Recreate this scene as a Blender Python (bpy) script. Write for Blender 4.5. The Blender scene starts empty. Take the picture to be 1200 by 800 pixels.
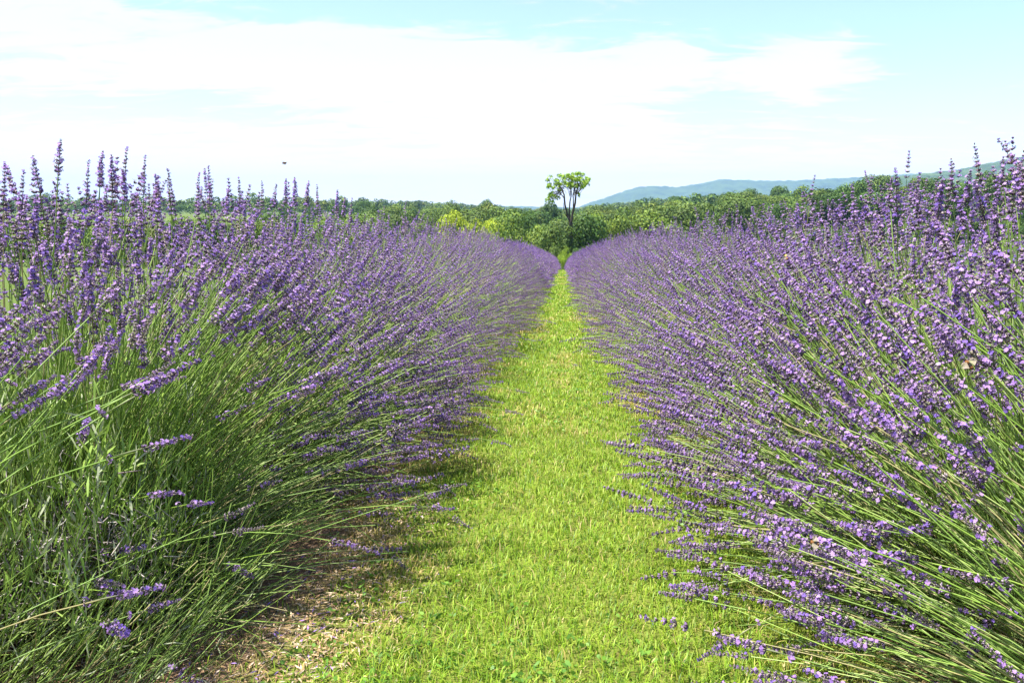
import bpy, math, random
import numpy as np
from mathutils import Matrix, Vector

# ------------------------------------------------------------------ camera, sky, sun, exposure
scene = bpy.context.scene
C = scene.collection
CAM_H = 0.85                       # camera held low, at flower height
F_PX = 867.0                       # focal length in pixels of a 1200 px wide frame
PITCH = math.atan(155 / F_PX)      # horizon at y = 245 of 800
YAW = math.atan(60 / F_PX)         # rows run to x = 660 of 1200
cam_d = bpy.data.cameras.new('camera')
cam_d.sensor_width = 36.0
cam_d.lens = 36.0 * F_PX / 1200
cam_d.clip_start = 0.05
cam_d.clip_end = 30000
cam = bpy.data.objects.new('camera', cam_d)
C.objects.link(cam)
cam.location = (0, 0, CAM_H)
cam.rotation_euler = (math.pi / 2 - PITCH, 0, YAW)
scene.camera = cam

SUN_EL = math.radians(72)
SUN_AZ = math.radians(-112)        # clockwise from +Y: the sun stands high behind the left shoulder
sun_dir = Vector((math.sin(SUN_AZ) * math.cos(SUN_EL), math.cos(SUN_AZ) * math.cos(SUN_EL), math.sin(SUN_EL)))
sun_d = bpy.data.lights.new('sun', 'SUN')
sun_d.energy = 5.0
sun_d.angle = math.radians(0.53)
sun_d.color = (1.0, 0.95, 0.87)
sun = bpy.data.objects.new('sun', sun_d)
C.objects.link(sun)
sun.rotation_euler = sun_dir.to_track_quat('Z', 'Y').to_euler()

world = bpy.data.worlds.new('World')
scene.world = world
world.use_nodes = True
nt = world.node_tree
nt.nodes.clear()
def wn(kind, **kw):
    n = nt.nodes.new(kind)
    for k, v in kw.items():
        setattr(n, k, v)
    return n
def wmath(op, a, b=None, c=None, clamp=False):
    n = nt.nodes.new('ShaderNodeMath'); n.operation = op; n.use_clamp = clamp
    for i, v in enumerate((a, b, c)):
        if v is None: continue
        if isinstance(v, (int, float)): n.inputs[i].default_value = v
        else: nt.links.new(v, n.inputs[i])
    return n.outputs[0]
SKY_STRENGTH = 0.11
sky = wn('ShaderNodeTexSky', sky_type='NISHITA', sun_disc=False, sun_elevation=SUN_EL, sun_rotation=SUN_AZ,
         altitude=200, air_density=1.0, dust_density=1.0, ozone_density=3.0)
wco = wn('ShaderNodeTexCoord')
sep = wn('ShaderNodeSeparateXYZ')
nt.links.new(wco.outputs['Generated'], sep.inputs[0])
# direction projected on a high flat cloud layer
zc = wmath('ADD', wmath('MAXIMUM', sep.outputs['Z'], 0.0), 0.10)
px_ = wmath('DIVIDE', sep.outputs['X'], zc)
py_ = wmath('DIVIDE', sep.outputs['Y'], zc)
comb = wn('ShaderNodeCombineXYZ')
nt.links.new(px_, comb.inputs[0]); nt.links.new(py_, comb.inputs[1])
mapn = wn('ShaderNodeMapping')
mapn.inputs['Location'].default_value = (0.35, 0.9, 0)
mapn.inputs['Rotation'].default_value = (0, 0, math.radians(-24))
mapn.inputs['Scale'].default_value = (0.34, 0.75, 1)
nt.links.new(comb.outputs[0], mapn.inputs['Vector'])
noi = wn('ShaderNodeTexNoise'); noi.inputs['Scale'].default_value = 1.0; noi.inputs['Detail'].default_value = 7
noi.inputs['Roughness'].default_value = 0.62; noi.inputs['Distortion'].default_value = 0.5
nt.links.new(mapn.outputs[0], noi.inputs['Vector'])
noi2 = wn('ShaderNodeTexNoise'); noi2.inputs['Scale'].default_value = 6.0; noi2.inputs['Detail'].default_value = 8
noi2.inputs['Roughness'].default_value = 0.65; noi2.inputs['Distortion'].default_value = 0.8
nt.links.new(mapn.outputs[0], noi2.inputs['Vector'])
wisp = wmath('MULTIPLY', wmath('SUBTRACT', noi2.outputs['Fac'], 0.5), 1.15)
# broad thin cloud sheet, thicker to the left and low over the horizon all round
low = wmath('SUBTRACT', 0.20, sep.outputs['Z'], clamp=True)
west = wmath('MULTIPLY', sep.outputs['X'], -0.14)
cov = wmath('ADD', wmath('ADD', wmath('ADD', noi.outputs['Fac'], wisp), wmath('MULTIPLY', low, 1.5)), west)
def sky_dir(px, py):
    v = Vector(((px - 600) / F_PX, -(py - 400) / F_PX, -1.0)).normalized()
    return (cam.rotation_euler.to_matrix() @ v).normalized()
def puff(px, py, rx, ry, amount, acc):
    """a cloud patch round one direction of the sky (tangent-plane ellipse)"""
    d = sky_dir(px, py)
    t = Vector((0, 0, 1)).cross(d).normalized() * -1
    u = d.cross(t).normalized() * -1
    def dot(vec):
        n = wn('ShaderNodeVectorMath', operation='DOT_PRODUCT')
        nt.links.new(wco.outputs['Generated'], n.inputs[0]); n.inputs[1].default_value = vec
        return n.outputs['Value']
    a = wmath('DIVIDE', dot(t), rx / F_PX); b = wmath('DIVIDE', dot(u), ry / F_PX)
    r2 = wmath('ADD', wmath('MULTIPLY', a, a), wmath('MULTIPLY', b, b))
    g = wmath('POWER', 2.718, wmath('MULTIPLY', r2, -1.0))
    front = wmath('GREATER_THAN', dot(d), 0.2)
    return wmath('ADD', acc, wmath('MULTIPLY', wmath('MULTIPLY', g, front), amount))
cov = puff(930, 88, 74, 38, 0.55, cov)
cov = puff(790, 70, 34, 24, 0.42, cov)
cov = puff(120, 45, 300, 42, 0.24, cov)
cov = puff(450, 75, 230, 38, 0.22, cov)
cov = puff(650, 128, 210, 42, 0.22, cov)
cov = puff(850, 120, 60, 70, -0.16, cov)
cov = puff(110, 122, 280, 24, -0.20, cov)
cov = puff(1080, 60, 200, 75, -0.22, cov)
cov = puff(620, 22, 260, 24, -0.14, cov)
ramp = wn('ShaderNodeMapRange'); ramp.interpolation_type = 'SMOOTHSTEP'
ramp.inputs['From Min'].default_value = 0.50; ramp.inputs['From Max'].default_value = 0.76
nt.links.new(cov, ramp.inputs['Value'])
cl = wmath('MULTIPLY_ADD', ramp.outputs[0], 0.85, 0.09)
mix = wn('ShaderNodeMix', data_type='RGBA')
nt.links.new(cl, mix.inputs['Factor'])
nt.links.new(sky.outputs[0], mix.inputs['A'])
cb = wn('ShaderNodeCombineXYZ')
bright = wmath('ADD', wmath('MULTIPLY', low, 6.0), 3.3)
for k in range(3): nt.links.new(wmath('MULTIPLY', bright, (1.03, 0.985, 0.985)[k]), cb.inputs[k])
nt.links.new(cb.outputs[0], mix.inputs['B'])
bg = wn('ShaderNodeBackground'); bg.inputs['Strength'].default_value = SKY_STRENGTH
nt.links.new(mix.outputs['Result'], bg.inputs['Color'])
wout = wn('ShaderNodeOutputWorld')
nt.links.new(bg.outputs[0], wout.inputs['Surface'])
world.cycles.sampling_method = 'MANUAL'
world.cycles.sample_map_resolution = 256

scene.render.engine = 'CYCLES'
scene.view_settings.view_transform = 'Standard'
scene.view_settings.look = 'None'
scene.view_settings.gamma = 1.0
scene.view_settings.exposure = 1.52
scene.view_settings.use_curve_mapping = False
scene.cycles.max_bounces = 4
scene.cycles.diffuse_bounces = 2
scene.cycles.glossy_bounces = 1
scene.cycles.transmission_bounces = 2
scene.cycles.debug_use_spatial_splits = True
scene.cycles.volume_bounces = 0
scene.cycles.transparent_max_bounces = 4

# ------------------------------------------------------------------ helpers
rng = np.random.default_rng(11)
random.seed(5)

def pixel_ray(px, py):
    v = Vector(((px - 600) / F_PX, -(py - 400) / F_PX, -1.0))
    d = cam.rotation_euler.to_matrix() @ v
    return d / d.y
def at(px, py, y):
    d = pixel_ray(px, py)
    return Vector((d.x * y, y, CAM_H + d.z * y))
CAM_INV = np.array(cam.rotation_euler.to_matrix().transposed())
def project(P):
    q = (np.asarray(P) - np.array([0, 0, CAM_H])) @ CAM_INV.T
    return np.stack([600 - F_PX * q[:, 0] / q[:, 2], 400 + F_PX * q[:, 1] / q[:, 2], -q[:, 2]], 1)

def smooth(t):
    t = np.clip(t, 0, 1); return t * t * (3 - 2 * t)
def ground_z(x, y):
    x = np.asarray(x, float); y = np.asarray(y, float)
    yc = np.clip(y, -20, 160)
    hill = -0.05 * yc - 0.000289 * np.where(yc > 0, yc, 0) ** 2
    rise = np.interp(x, [10, 35, 55, 83, 118, 187, 400, 900], [0, 2.5, 4.0, 5.5, 9.0, 10.5, 17, 28]) + 0.006 * np.clip(y - 250, 0, 500) * smooth((x - 10) / 60)
    left = 8.0 * smooth((-x - 50) / 90)
    valley = -11.0 + rise + left
    return hill + (valley - hill) * smooth((np.abs(y) * (y > 0) - 60) / 45)

_perm = np.random.default_rng(3).random((256, 256))
def vnoise(x, y):
    x = np.asarray(x, float); y = np.asarray(y, float)
    xi = np.floor(x).astype(int); yi = np.floor(y).astype(int)
    fx = smooth(x - xi); fy = smooth(y - yi)
    g = lambda a, b: _perm[a % 256, b % 256]
    return (g(xi, yi) * (1 - fx) + g(xi + 1, yi) * fx) * (1 - fy) + (g(xi, yi + 1) * (1 - fx) + g(xi + 1, yi + 1) * fx) * fy
def fbm(x, y, o=4):
    s = 0; a = 0.5
    for k in range(o):
        s = s + a * vnoise(x * 2 ** k + 17 * k, y * 2 ** k + 9 * k); a *= 0.5
    return s

class Tmpl:
    """a small coloured triangle soup"""
    def __init__(self): self.v = []; self.f = []; self.c = []; self.m = []
    def add(self, v, f, c, m=0):
        o = len(self.v); self.v += [tuple(p) for p in v]
        self.f += [tuple(i + o for i in t) for t in f]
        self.c += ([tuple(c)] * len(v) if not isinstance(c, list) else c); self.m += [m] * len(f)
    def arr(self): return np.array(self.v, float), np.array(self.f, int), np.array(self.c, float), np.array(self.m, int)

def link_mesh(name, V, F, Col, M, mats, smooth_shade=False):
    me = bpy.data.meshes.new(name)
    V = np.asarray(V, np.float32); F = np.asarray(F, np.int32)
    me.vertices.add(len(V)); me.vertices.foreach_set('co', V.ravel())
    me.loops.add(F.size); me.loops.foreach_set('vertex_index', F.ravel())
    me.polygons.add(len(F))
    me.polygons.foreach_set('loop_start', np.arange(0, F.size, 3, dtype=np.int32))
    if M is not None: me.polygons.foreach_set('material_index', np.asarray(M, np.int32))
    if smooth_shade: me.polygons.foreach_set('use_smooth', np.ones(len(F), bool))
    if Col is not None:
        a = me.color_attributes.new('col', 'FLOAT_COLOR', 'POINT')
        a.data.foreach_set('color', np.concatenate([Col, np.ones((len(Col), 1))], 1).astype(np.float32).ravel())
    for m in mats: me.materials.append(m)
    me.update(calc_edges=True); me.validate()
    return me

def concat(chunks):
    o = 0; Vs = []; Fs = []; Cs = []; Ms = []
    for V, F, Co, M in chunks:
        Vs.append(V); Fs.append(F + o); Cs.append(Co); Ms.append(M); o += len(V)
    return np.concatenate(Vs), np.concatenate(Fs), np.concatenate(Cs), np.concatenate(Ms)

def batch(tm, R, T, tint=None):
    """copies of a template: R (n,3,3), T (n,3), tint (n,3)"""
    V, F, Co, M = tm
    n = len(T)
    VV = np.einsum('nij,vj->nvi', R, V) + T[:, None, :]
    FF = F[None] + (np.arange(n) * len(V))[:, None, None]
    CC = np.repeat(Co[None], n, 0)
    if tint is not None: CC = CC * tint[:, None, :]
    return VV.reshape(-1, 3), FF.reshape(-1, 3), CC.reshape(-1, 3), np.tile(M, n)

def unit(a): return a / np.maximum(np.linalg.norm(a, axis=-1, keepdims=True), 1e-9)
def frame(e3, hint):
    e1 = unit(hint - (hint * e3).sum(-1, keepdims=True) * e3)
    return e1, np.cross(e3, e1)

def obj(name, me, parent=None, kind=None):
    o = bpy.data.objects.new(name, me); C.objects.link(o)
    if parent: o.parent = parent
    if kind: o['kind'] = kind
    return o
def tag(o, label, cat, group=None, kind=None):
    o['label'] = label; o['category'] = cat
    if group: o['group'] = group
    if kind: o['kind'] = kind
    return o
def empty(name, loc):
    o = bpy.data.objects.new(name, None); C.objects.link(o)
    o.empty_display_size = 0.1; o.location = loc
    return o

# ------------------------------------------------------------------ materials
def leaf_mat(name, rough=0.55, trans=0.25, spec=0.3, tint=(1, 1, 1), obj_tint=False):
    m = bpy.data.materials.new(name); m.use_nodes = True
    t = m.node_tree; t.nodes.clear()
    at_ = t.nodes.new('ShaderNodeAttribute'); at_.attribute_name = 'col'
    col = at_.outputs['Color']
    if obj_tint:
        oi = t.nodes.new('ShaderNodeObjectInfo')
        mx = t.nodes.new('ShaderNodeMix'); mx.data_type = 'RGBA'; mx.blend_type = 'MULTIPLY'; mx.inputs['Factor'].default_value = 1
        t.links.new(col, mx.inputs['A']); t.links.new(oi.outputs['Color'], mx.inputs['B']); col = mx.outputs['Result']
    p = t.nodes.new('ShaderNodeBsdfPrincipled')
    p.inputs['Roughness'].default_value = rough; p.inputs['Specular IOR Level'].default_value = spec
    t.links.new(col, p.inputs['Base Color'])
    tr = t.nodes.new('ShaderNodeBsdfTranslucent')
    mt = t.nodes.new('ShaderNodeMix'); mt.data_type = 'RGBA'; mt.blend_type = 'MULTIPLY'; mt.inputs['Factor'].default_value = 1
    t.links.new(col, mt.inputs['A']); mt.inputs['B'].default_value = (*tint, 1)
    t.links.new(mt.outputs['Result'], tr.inputs['Color'])
    ms = t.nodes.new('ShaderNodeMixShader'); ms.inputs[0].default_value = trans
    t.links.new(p.outputs[0], ms.inputs[1]); t.links.new(tr.outputs[0], ms.inputs[2])
    o = t.nodes.new('ShaderNodeOutputMaterial'); t.links.new(ms.outputs[0], o.inputs['Surface'])
    return m
def bark_mat(name, a, b, scale):
    m = bpy.data.materials.new(name); m.use_nodes = True
    t = m.node_tree; p = t.nodes['Principled BSDF']; p.inputs['Roughness'].default_value = 0.9
    n = t.nodes.new('ShaderNodeTexNoise'); n.inputs['Scale'].default_value = scale; n.inputs['Detail'].default_value = 5
    tc = t.nodes.new('ShaderNodeTexCoord'); t.links.new(tc.outputs['Object'], n.inputs['Vector'])
    r = t.nodes.new('ShaderNodeValToRGB')
    r.color_ramp.elements[0].color = (*a, 1); r.color_ramp.elements[1].color = (*b, 1)
    r.color_ramp.elements[0].position = 0.3; r.color_ramp.elements[1].position = 0.7
    t.links.new(n.outputs['Fac'], r.inputs[0]); t.links.new(r.outputs[0], p.inputs['Base Color'])
    bm_ = t.nodes.new('ShaderNodeBump'); bm_.inputs['Strength'].default_value = 0.5
    t.links.new(n.outputs['Fac'], bm_.inputs['Height']); t.links.new(bm_.outputs[0], p.inputs['Normal'])
    return m
M_PETAL = leaf_mat('petal', 0.6, 0.30, 0.2, (1.0, 0.9, 1.05))
M_CALYX = leaf_mat('calyx', 0.7, 0.10, 0.2)
M_STEM = leaf_mat('lavender_stem', 0.45, 0.25, 0.4, (1.1, 1.1, 0.7))
M_LEAF = leaf_mat('lavender_leaf', 0.6, 0.25, 0.25)
M_TWIG = leaf_mat('dead_twig', 0.9, 0.0, 0.1)
M_GRASS = leaf_mat('grass_blade', 0.5, 0.35, 0.3, (1.05, 1.1, 0.7))
M_TREE = leaf_mat('tree_leaf', 0.6, 0.18, 0.2, (1.1, 1.1, 0.6), obj_tint=True)
M_BARK = bark_mat('bark', (0.018, 0.014, 0.011), (0.06, 0.048, 0.038), 6)  # darkened evenly: the backlit look of the trunk is put into this colour
M_STRAW = leaf_mat('straw', 0.8, 0.1, 0.1)

def ground_material():
    m = bpy.data.materials.new('soil_and_turf'); m.use_nodes = True
    t = m.node_tree; p = t.nodes['Principled BSDF']; p.inputs['Roughness'].default_value = 0.95
    p.inputs['Specular IOR Level'].default_value = 0.1
    geo = t.nodes.new('ShaderNodeNewGeometry'); sp = t.nodes.new('ShaderNodeSeparateXYZ')
    t.links.new(geo.outputs['Position'], sp.inputs[0])
    def mth(op, a, b=None, clamp=False):
        n = t.nodes.new('ShaderNodeMath'); n.operation = op; n.use_clamp = clamp
        for i, v in enumerate((a, b)):
            if v is None: continue
            if isinstance(v, (int, float)): n.inputs[i].default_value = v
            else: t.links.new(v, n.inputs[i])
        return n.outputs[0]
    def noise(s, d=6, r=0.6):
        n = t.nodes.new('ShaderNodeTexNoise'); n.inputs['Scale'].default_value = s; n.inputs['Detail'].default_value = d
        n.inputs['Roughness'].default_value = r; t.links.new(geo.outputs['Position'], n.inputs['Vector']); return n.outputs['Fac']
    def ramp(f, a, b, lo=0.3, hi=0.7):
        r = t.nodes.new('ShaderNodeValToRGB'); e = r.color_ramp.elements
        e[0].color = (*a, 1); e[1].color = (*b, 1); e[0].position = lo; e[1].position = hi
        t.links.new(f, r.inputs[0]); return r.outputs[0]
    def mixc(f, a, b):
        n = t.nodes.new('ShaderNodeMix'); n.data_type = 'RGBA'
        t.links.new(f, n.inputs['Factor']); t.links.new(a, n.inputs['A']); t.links.new(b, n.inputs['B']); return n.outputs['Result']
    turf = ramp(noise(9), (0.085, 0.09, 0.02), (0.19, 0.235, 0.04))
    soil = ramp(noise(38, 8, 0.75), (0.09, 0.055, 0.034), (0.36, 0.235, 0.14))
    field = ramp(noise(0.02, 5), (0.055, 0.09, 0.02), (0.115, 0.15, 0.03))
    # two planted strips of bare soil either side of the path
    wob = mth('MULTIPLY', mth('SUBTRACT', noise(3.0), 0.5), 0.35)
    x = mth('ADD', sp.outputs['X'], wob)
    dl = mth('ABSOLUTE', mth('ADD', x, 1.2)); dr = mth('ABSOLUTE', mth('SUBTRACT', x, 1.14))
    strip = mth('MAXIMUM', mth('MULTIPLY', mth('SUBTRACT', 0.65, dl), 9, clamp=True), mth('MULTIPLY', mth('SUBTRACT', 0.48, dr), 9, clamp=True))
    strip = mth('MULTIPLY', strip, mth('LESS_THAN', sp.outputs['Y'], 63.5))
    farf = mth('MULTIPLY', mth('SUBTRACT', mth('ABSOLUTE', sp.outputs['X']), 2.2), 0.5, clamp=True)
    farf2 = mth('MAXIMUM', farf, mth('MULTIPLY', mth('SUBTRACT', sp.outputs['Y'], 62), 0.1, clamp=True))
    wood = ramp(noise(0.3), (0.025, 0.04, 0.012), (0.06, 0.085, 0.02))
    inw = mth('MULTIPLY', mth('MULTIPLY', mth('SUBTRACT', sp.outputs['Y'], 66), 0.08, clamp=True), mth('MULTIPLY', mth('ADD', sp.outputs['X'], 40), 0.05, clamp=True))
    c = mixc(strip, mixc(farf2, turf, mixc(inw, field, wood)), soil)
    t.links.new(c, p.inputs['Base Color'])
    b = t.nodes.new('ShaderNodeBump'); b.inputs['Strength'].default_value = 0.6; b.inputs['Distance'].default_value = 0.02
    t.links.new(noise(60, 6, 0.7), b.inputs['Height']); t.links.new(b.outputs[0], p.inputs['Normal'])
    return m
def hill_material(name, a, b, scale):
    m = bpy.data.materials.new(name); m.use_nodes = True
    t = m.node_tree; p = t.nodes['Principled BSDF']; p.inputs['Roughness'].default_value = 1.0
    p.inputs['Specular IOR Level'].default_value = 0.0
    geo = t.nodes.new('ShaderNodeNewGeometry')
    n = t.nodes.new('ShaderNodeTexNoise'); n.inputs['Scale'].default_value = scale; n.inputs['Detail'].default_value = 8; n.inputs['Roughness'].default_value = 0.7
    t.links.new(geo.outputs['Position'], n.inputs['Vector'])
    r = t.nodes.new('ShaderNodeValToRGB'); e = r.color_ramp.elements
    e[0].color = (*a, 1); e[1].color = (*b, 1); e[0].position = 0.35; e[1].position = 0.65
    t.links.new(n.outputs['Fac'], r.inputs[0]); t.links.new(r.outputs[0], p.inputs['Base Color'])
    bp = t.nodes.new('ShaderNodeBump'); bp.inputs['Strength'].default_value = 1.0; bp.inputs['Distance'].default_value = 12
    t.links.new(n.outputs['Fac'], bp.inputs['Height']); t.links.new(bp.outputs[0], p.inputs['Normal'])
    return m

# ------------------------------------------------------------------ ground sheet and far hills
FAR = 6000.0
def make_ground():
    nr, na = 190, 220
    r = np.concatenate([[0.0], 0.35 * (FAR * 1.02 / 0.35) ** np.linspace(0, 1, nr)])
    a = np.linspace(0, 2 * np.pi, na, endpoint=False)
    # finer angles ahead of the camera
    a = a + 0.55 * np.sin(a)
    R, A = np.meshgrid(r[1:], a, indexing='ij')
    X = R * np.sin(A - np.pi); Y = R * np.cos(A - np.pi)
    X = np.concatenate([[0], X.ravel()]); Y = np.concatenate([[0], Y.ravel()])
    V = np.stack([X, Y, ground_z(X, Y)], 1)
    F = []
    n = nr
    i = np.arange(na); j = (i + 1) % na
    F.append(np.stack([np.zeros(na, int), 1 + i, 1 + j], 1))
    for k in range(n - 1):
        b0 = 1 + k * na; b1 = b0 + na
        F.append(np.stack([b0 + i, b1 + i, b1 + j], 1)); F.append(np.stack([b0 + i, b1 + j, b0 + j], 1))
    F = np.concatenate(F)
    # wind so that normals point up
    nrm = np.cross(V[F[:, 1]] - V[F[:, 0]], V[F[:, 2]] - V[F[:, 0]])[:, 2]
    F[nrm < 0] = F[nrm < 0][:, ::-1]
    o = obj('ground', link_mesh('ground', V, F, None, None, [ground_material()], True))
    o['kind'] = 'structure'
make_ground()

def make_hill(name, prof, dist, mat, rough, depth=0.34):
    """a ridge at its true distance; prof = (pixel x, pixel y) of the crest"""
    px = np.array([p[0] for p in prof], float); py = np.array([p[1] for p in prof], float)
    n = 420; J = 30
    xs = np.linspace(px[0], px[-1], n); ys = np.interp(xs, px, py)
    V = []
    for k in range(n):
        d = pixel_ray(xs[k], 245.0)
        top = CAM_H + (245 - ys[k]) / F_PX * dist
        for j in range(J + 1):
            s = (j / J) * 2 - 1
            y = dist * (1 + depth * s)
            bump = math.cos(s * math.pi / 2) ** 1.3 if abs(s) < 1 else 0.0
            x = d.x * dist * (1 + 0.35 * depth * s)
            z = -16 + (top + 16) * bump
            z += (rough * (float(fbm(x / 130.0 + 7, y / 130.0)) - 0.47) + 0.45 * rough * (float(vnoise(x / 21.0, y / 21.0)) - 0.5)) * bump
            V.append((x, y, z))
    F = []
    for k in range(n - 1):
        for j in range(J):
            a = k * (J + 1) + j
            F += [(a, a + J + 1, a + J + 2), (a, a + J + 2, a + 1)]
    o = obj(name, link_mesh(name, V, F, None, None, [mat], True)); o['kind'] = 'structure'
M_HILL = hill_material('hill_forest', (0.028, 0.05, 0.02), (0.075, 0.115, 0.035), 0.012)
make_hill('distant_mountain', [(640, 262), (668, 248), (690, 238), (720, 229), (745, 222), (762, 220), (790, 221), (815, 218), (838, 213),
          (862, 214), (905, 215), (950, 213), (1000, 211), (1060, 207), (1130, 205), (1300, 208), (1450, 230)], 4800, M_HILL, 26, 0.2)
make_hill('wooded_ridge', [(920, 250), (990, 222), (1030, 209), (1080, 206), (1120, 203), (1160, 195), (1200, 188), (1290, 176), (1400, 172), (1560, 190)],
          2300, M_HILL, 22, 0.25)
make_hill('low_horizon_ridge', [(-300, 236), (-80, 237), (60, 239), (200, 240), (330, 240), (480, 240), (600, 242), (700, 244), (800, 250)], 5200, M_HILL, 14, 0.15)

# ------------------------------------------------------------------ grass on the path
PATH_L, PATH_R = -0.55, 0.50
def make_grass():
    bands = [(0.95, 2.0, 24000, 0.027, 0.0023), (2.0, 3.4, 16000, 0.027, 0.0027), (3.4, 6, 8000, 0.030, 0.0040),
             (6, 11, 3200, 0.034, 0.008), (11, 22, 1500, 0.038, 0.014), (22, 64, 520, 0.045, 0.028)]
    P = []; H = []; W = []
    for y0, y1, den, h, w in bands:
        n = int((y1 - y0) * (PATH_R - PATH_L + 0.4) * den)
        x = rng.uniform(PATH_L - 0.2, PATH_R + 0.2, n); y = rng.uniform(y0, y1, n)
        edge = np.minimum(x - (PATH_L - 0.2), (PATH_R + 0.2) - x)
        thin = fbm(x * 2.2, y * 2.2) + 0.9 * np.clip(edge / 0.35, 0, 1)      # thinner, patchy turf at the soil edge
        # worn bare patch at the near left edge
        bare = np.exp(-(((x + 0.57) / 0.11) ** 2 + ((y - 1.5) / 0.36) ** 2))
        keep = rng.random(n) < np.clip((thin - 0.35) * 1.6, 0.05, 1) * (1 - 0.97 * bare)
        x, y = x[keep], y[keep]; n = len(x)
        P.append(np.stack([x, y], 1))
        tuft = fbm(x * 6 + 30, y * 6)
        H.append(h * rng.uniform(0.45, 1.25, n) * (0.5 + 1.1 * tuft)); W.append(w * rng.uniform(0.6, 1.35, n))
    P = np.concatenate(P); H = np.concatenate(H); W = np.concatenate(W); n = len(P)
    z = ground_z(P[:, 0], P[:, 1])
    base = np.stack([P[:, 0], P[:, 1], z - 0.002], 1)
    ang = rng.uniform(0, 2 * np.pi, n); lean = rng.uniform(0.15, 1.25, n)
    d = np.stack([np.cos(ang), np.sin(ang), np.zeros(n)], 1); s = np.stack([-np.sin(ang), np.cos(ang), np.zeros(n)], 1)
    up = np.array([0, 0, 1.0])
    mid = base + up * (H * 0.6)[:, None] + d * (H * lean * 0.3)[:, None]
    tip = base + up * (H * (1.0 - 0.25 * lean))[:, None] + d * (H * lean * 0.95)[:, None]
    hw = (W / 2)[:, None]
    V = np.stack([base - s * hw, base + s * hw, mid - s * hw * 0.85, mid + s * hw * 0.85, tip], 1).reshape(-1, 3)
    F = (np.array([[0, 1, 3], [0, 3, 2], [2, 3, 4]])[None] + (np.arange(n) * 5)[:, None, None]).reshape(-1, 3)
    pal = np.array([(0.18, 0.31, 0.022), (0.24, 0.365, 0.028), (0.315, 0.41, 0.045), (0.08, 0.16, 0.016), (0.42, 0.35, 0.10), (0.50, 0.40, 0.18)])
    patch = 0.6 * fbm(P[:, 0] * 1.3 + 50, P[:, 1] * 0.9) + 0.4 * fbm(P[:, 0] * 5 + 9, P[:, 1] * 4)
    edge = np.minimum(P[:, 0] - PATH_L, PATH_R - P[:, 0])
    dry = np.clip(0.06 + 3.4 * (patch - 0.50) + 1.6 * np.clip(0.22 - edge, 0, 0.35) * (0.4 + 1.2 * patch), 0.05, 0.8)
    u = rng.random(n)
    idx = np.where(u < dry, np.where(rng.random(n) < 0.5, 4, 5), rng.choice(4, n, p=[0.3, 0.3, 0.18, 0.22]))
    col = pal[idx] * rng.uniform(0.75, 1.2, n)[:, None]
    CC = np.repeat(col[:, None], 5, 1); CC = CC.reshape(-1, 3)
    o = obj('path_grass', link_mesh('path_grass', V, F, CC, np.zeros(len(F)), [M_GRASS]))
    tag(o, 'short bright green mown grass of the path between the lavender rows', 'grass', kind='stuff')
    # broad-leaved clover and weeds in the turf
    m = 420; cx = rng.uniform(PATH_L, PATH_R + 0.05, m); cy = 1.05 + rng.random(m) ** 1.6 * 5
    keep = fbm(cx * 3 + 4, cy * 3) > 0.46; cx, cy = cx[keep], cy[keep]; m = len(cx)
    i = np.repeat(np.arange(m), 9); q = len(i)
    bx = cx[i] + rng.normal(0, 0.016, q); by = cy[i] + rng.normal(0, 0.016, q)
    b = np.stack([bx, by, ground_z(bx, by) + rng.uniform(0.008, 0.024, q)], 1); a = rng.uniform(0, 6.28, q)
    d_ = unit(np.stack([np.cos(a), np.sin(a), rng.uniform(0.1, 0.7, q)], 1))
    lv = leaf_blades(b, d_, rng.uniform(0.008, 0.018, q), rng.uniform(0.005, 0.010, q), np.array([(0.12, 0.26, 0.03), (0.17, 0.32, 0.04), (0.09, 0.20, 0.03)])[rng.integers(0, 3, q)], rng, 0, 0.1)
    o = obj('clover', link_mesh('clover', *lv, [M_GRASS])); tag(o, 'low clover and weed leaves scattered through the path turf', 'clover', kind='stuff')
    return n

def make_straw():
    """dry clippings and leaf litter on the soil and in the turf edge"""
    n1 = 4200; n2 = 5200
    x = np.concatenate([rng.normal(-0.54, 0.10, n1), np.where(rng.random(n2) < 0.5, rng.uniform(-1.6, -0.42, n2), rng.uniform(0.38, 1.5, n2))])
    y = np.concatenate([rng.uniform(1.1, 2.4, n1), 1.0 + rng.random(n2) ** 2 * 6])
    n = len(x); L = rng.uniform(0.006, 0.03, n); w = rng.uniform(0.0008, 0.0024, n)
    a = rng.uniform(0, 6.28, n); tilt = rng.uniform(-0.3, 0.3, n)
    c = np.stack([x, y, ground_z(x, y) + 0.004 + rng.uniform(0, 0.006, n)], 1)
    d = np.stack([np.cos(a), np.sin(a), tilt], 1) * (L / 2)[:, None]; s = np.stack([-np.sin(a), np.cos(a), np.zeros(n)], 1) * w[:, None]
    V = np.stack([c - d, c + s + [0, 0, 0.001], c + d, c - s], 1).reshape(-1, 3)
    F = (np.array([[0, 1, 2], [0, 2, 3]])[None] + (np.arange(n) * 4)[:, None, None]).reshape(-1, 3)
    pal = np.array([(0.50, 0.34, 0.19), (0.36, 0.22, 0.12), (0.60, 0.47, 0.30), (0.22, 0.13, 0.08), (0.42, 0.33, 0.26)])
    col = pal[rng.integers(0, 5, n)] * rng.uniform(0.7, 1.1, n)[:, None]
    petal_bit = (rng.random(n) < 0.05); col[petal_bit] = np.array((0.30, 0.18, 0.45))
    o = obj('dry_litter', link_mesh('dry_litter', V, F, np.repeat(col[:, None], 4, 1).reshape(-1, 3), np.zeros(len(F)), [M_STRAW]))
    tag(o, 'tan dry clippings and litter on the bare soil at the foot of the lavender', 'litter', kind='stuff')
make_straw()

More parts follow.
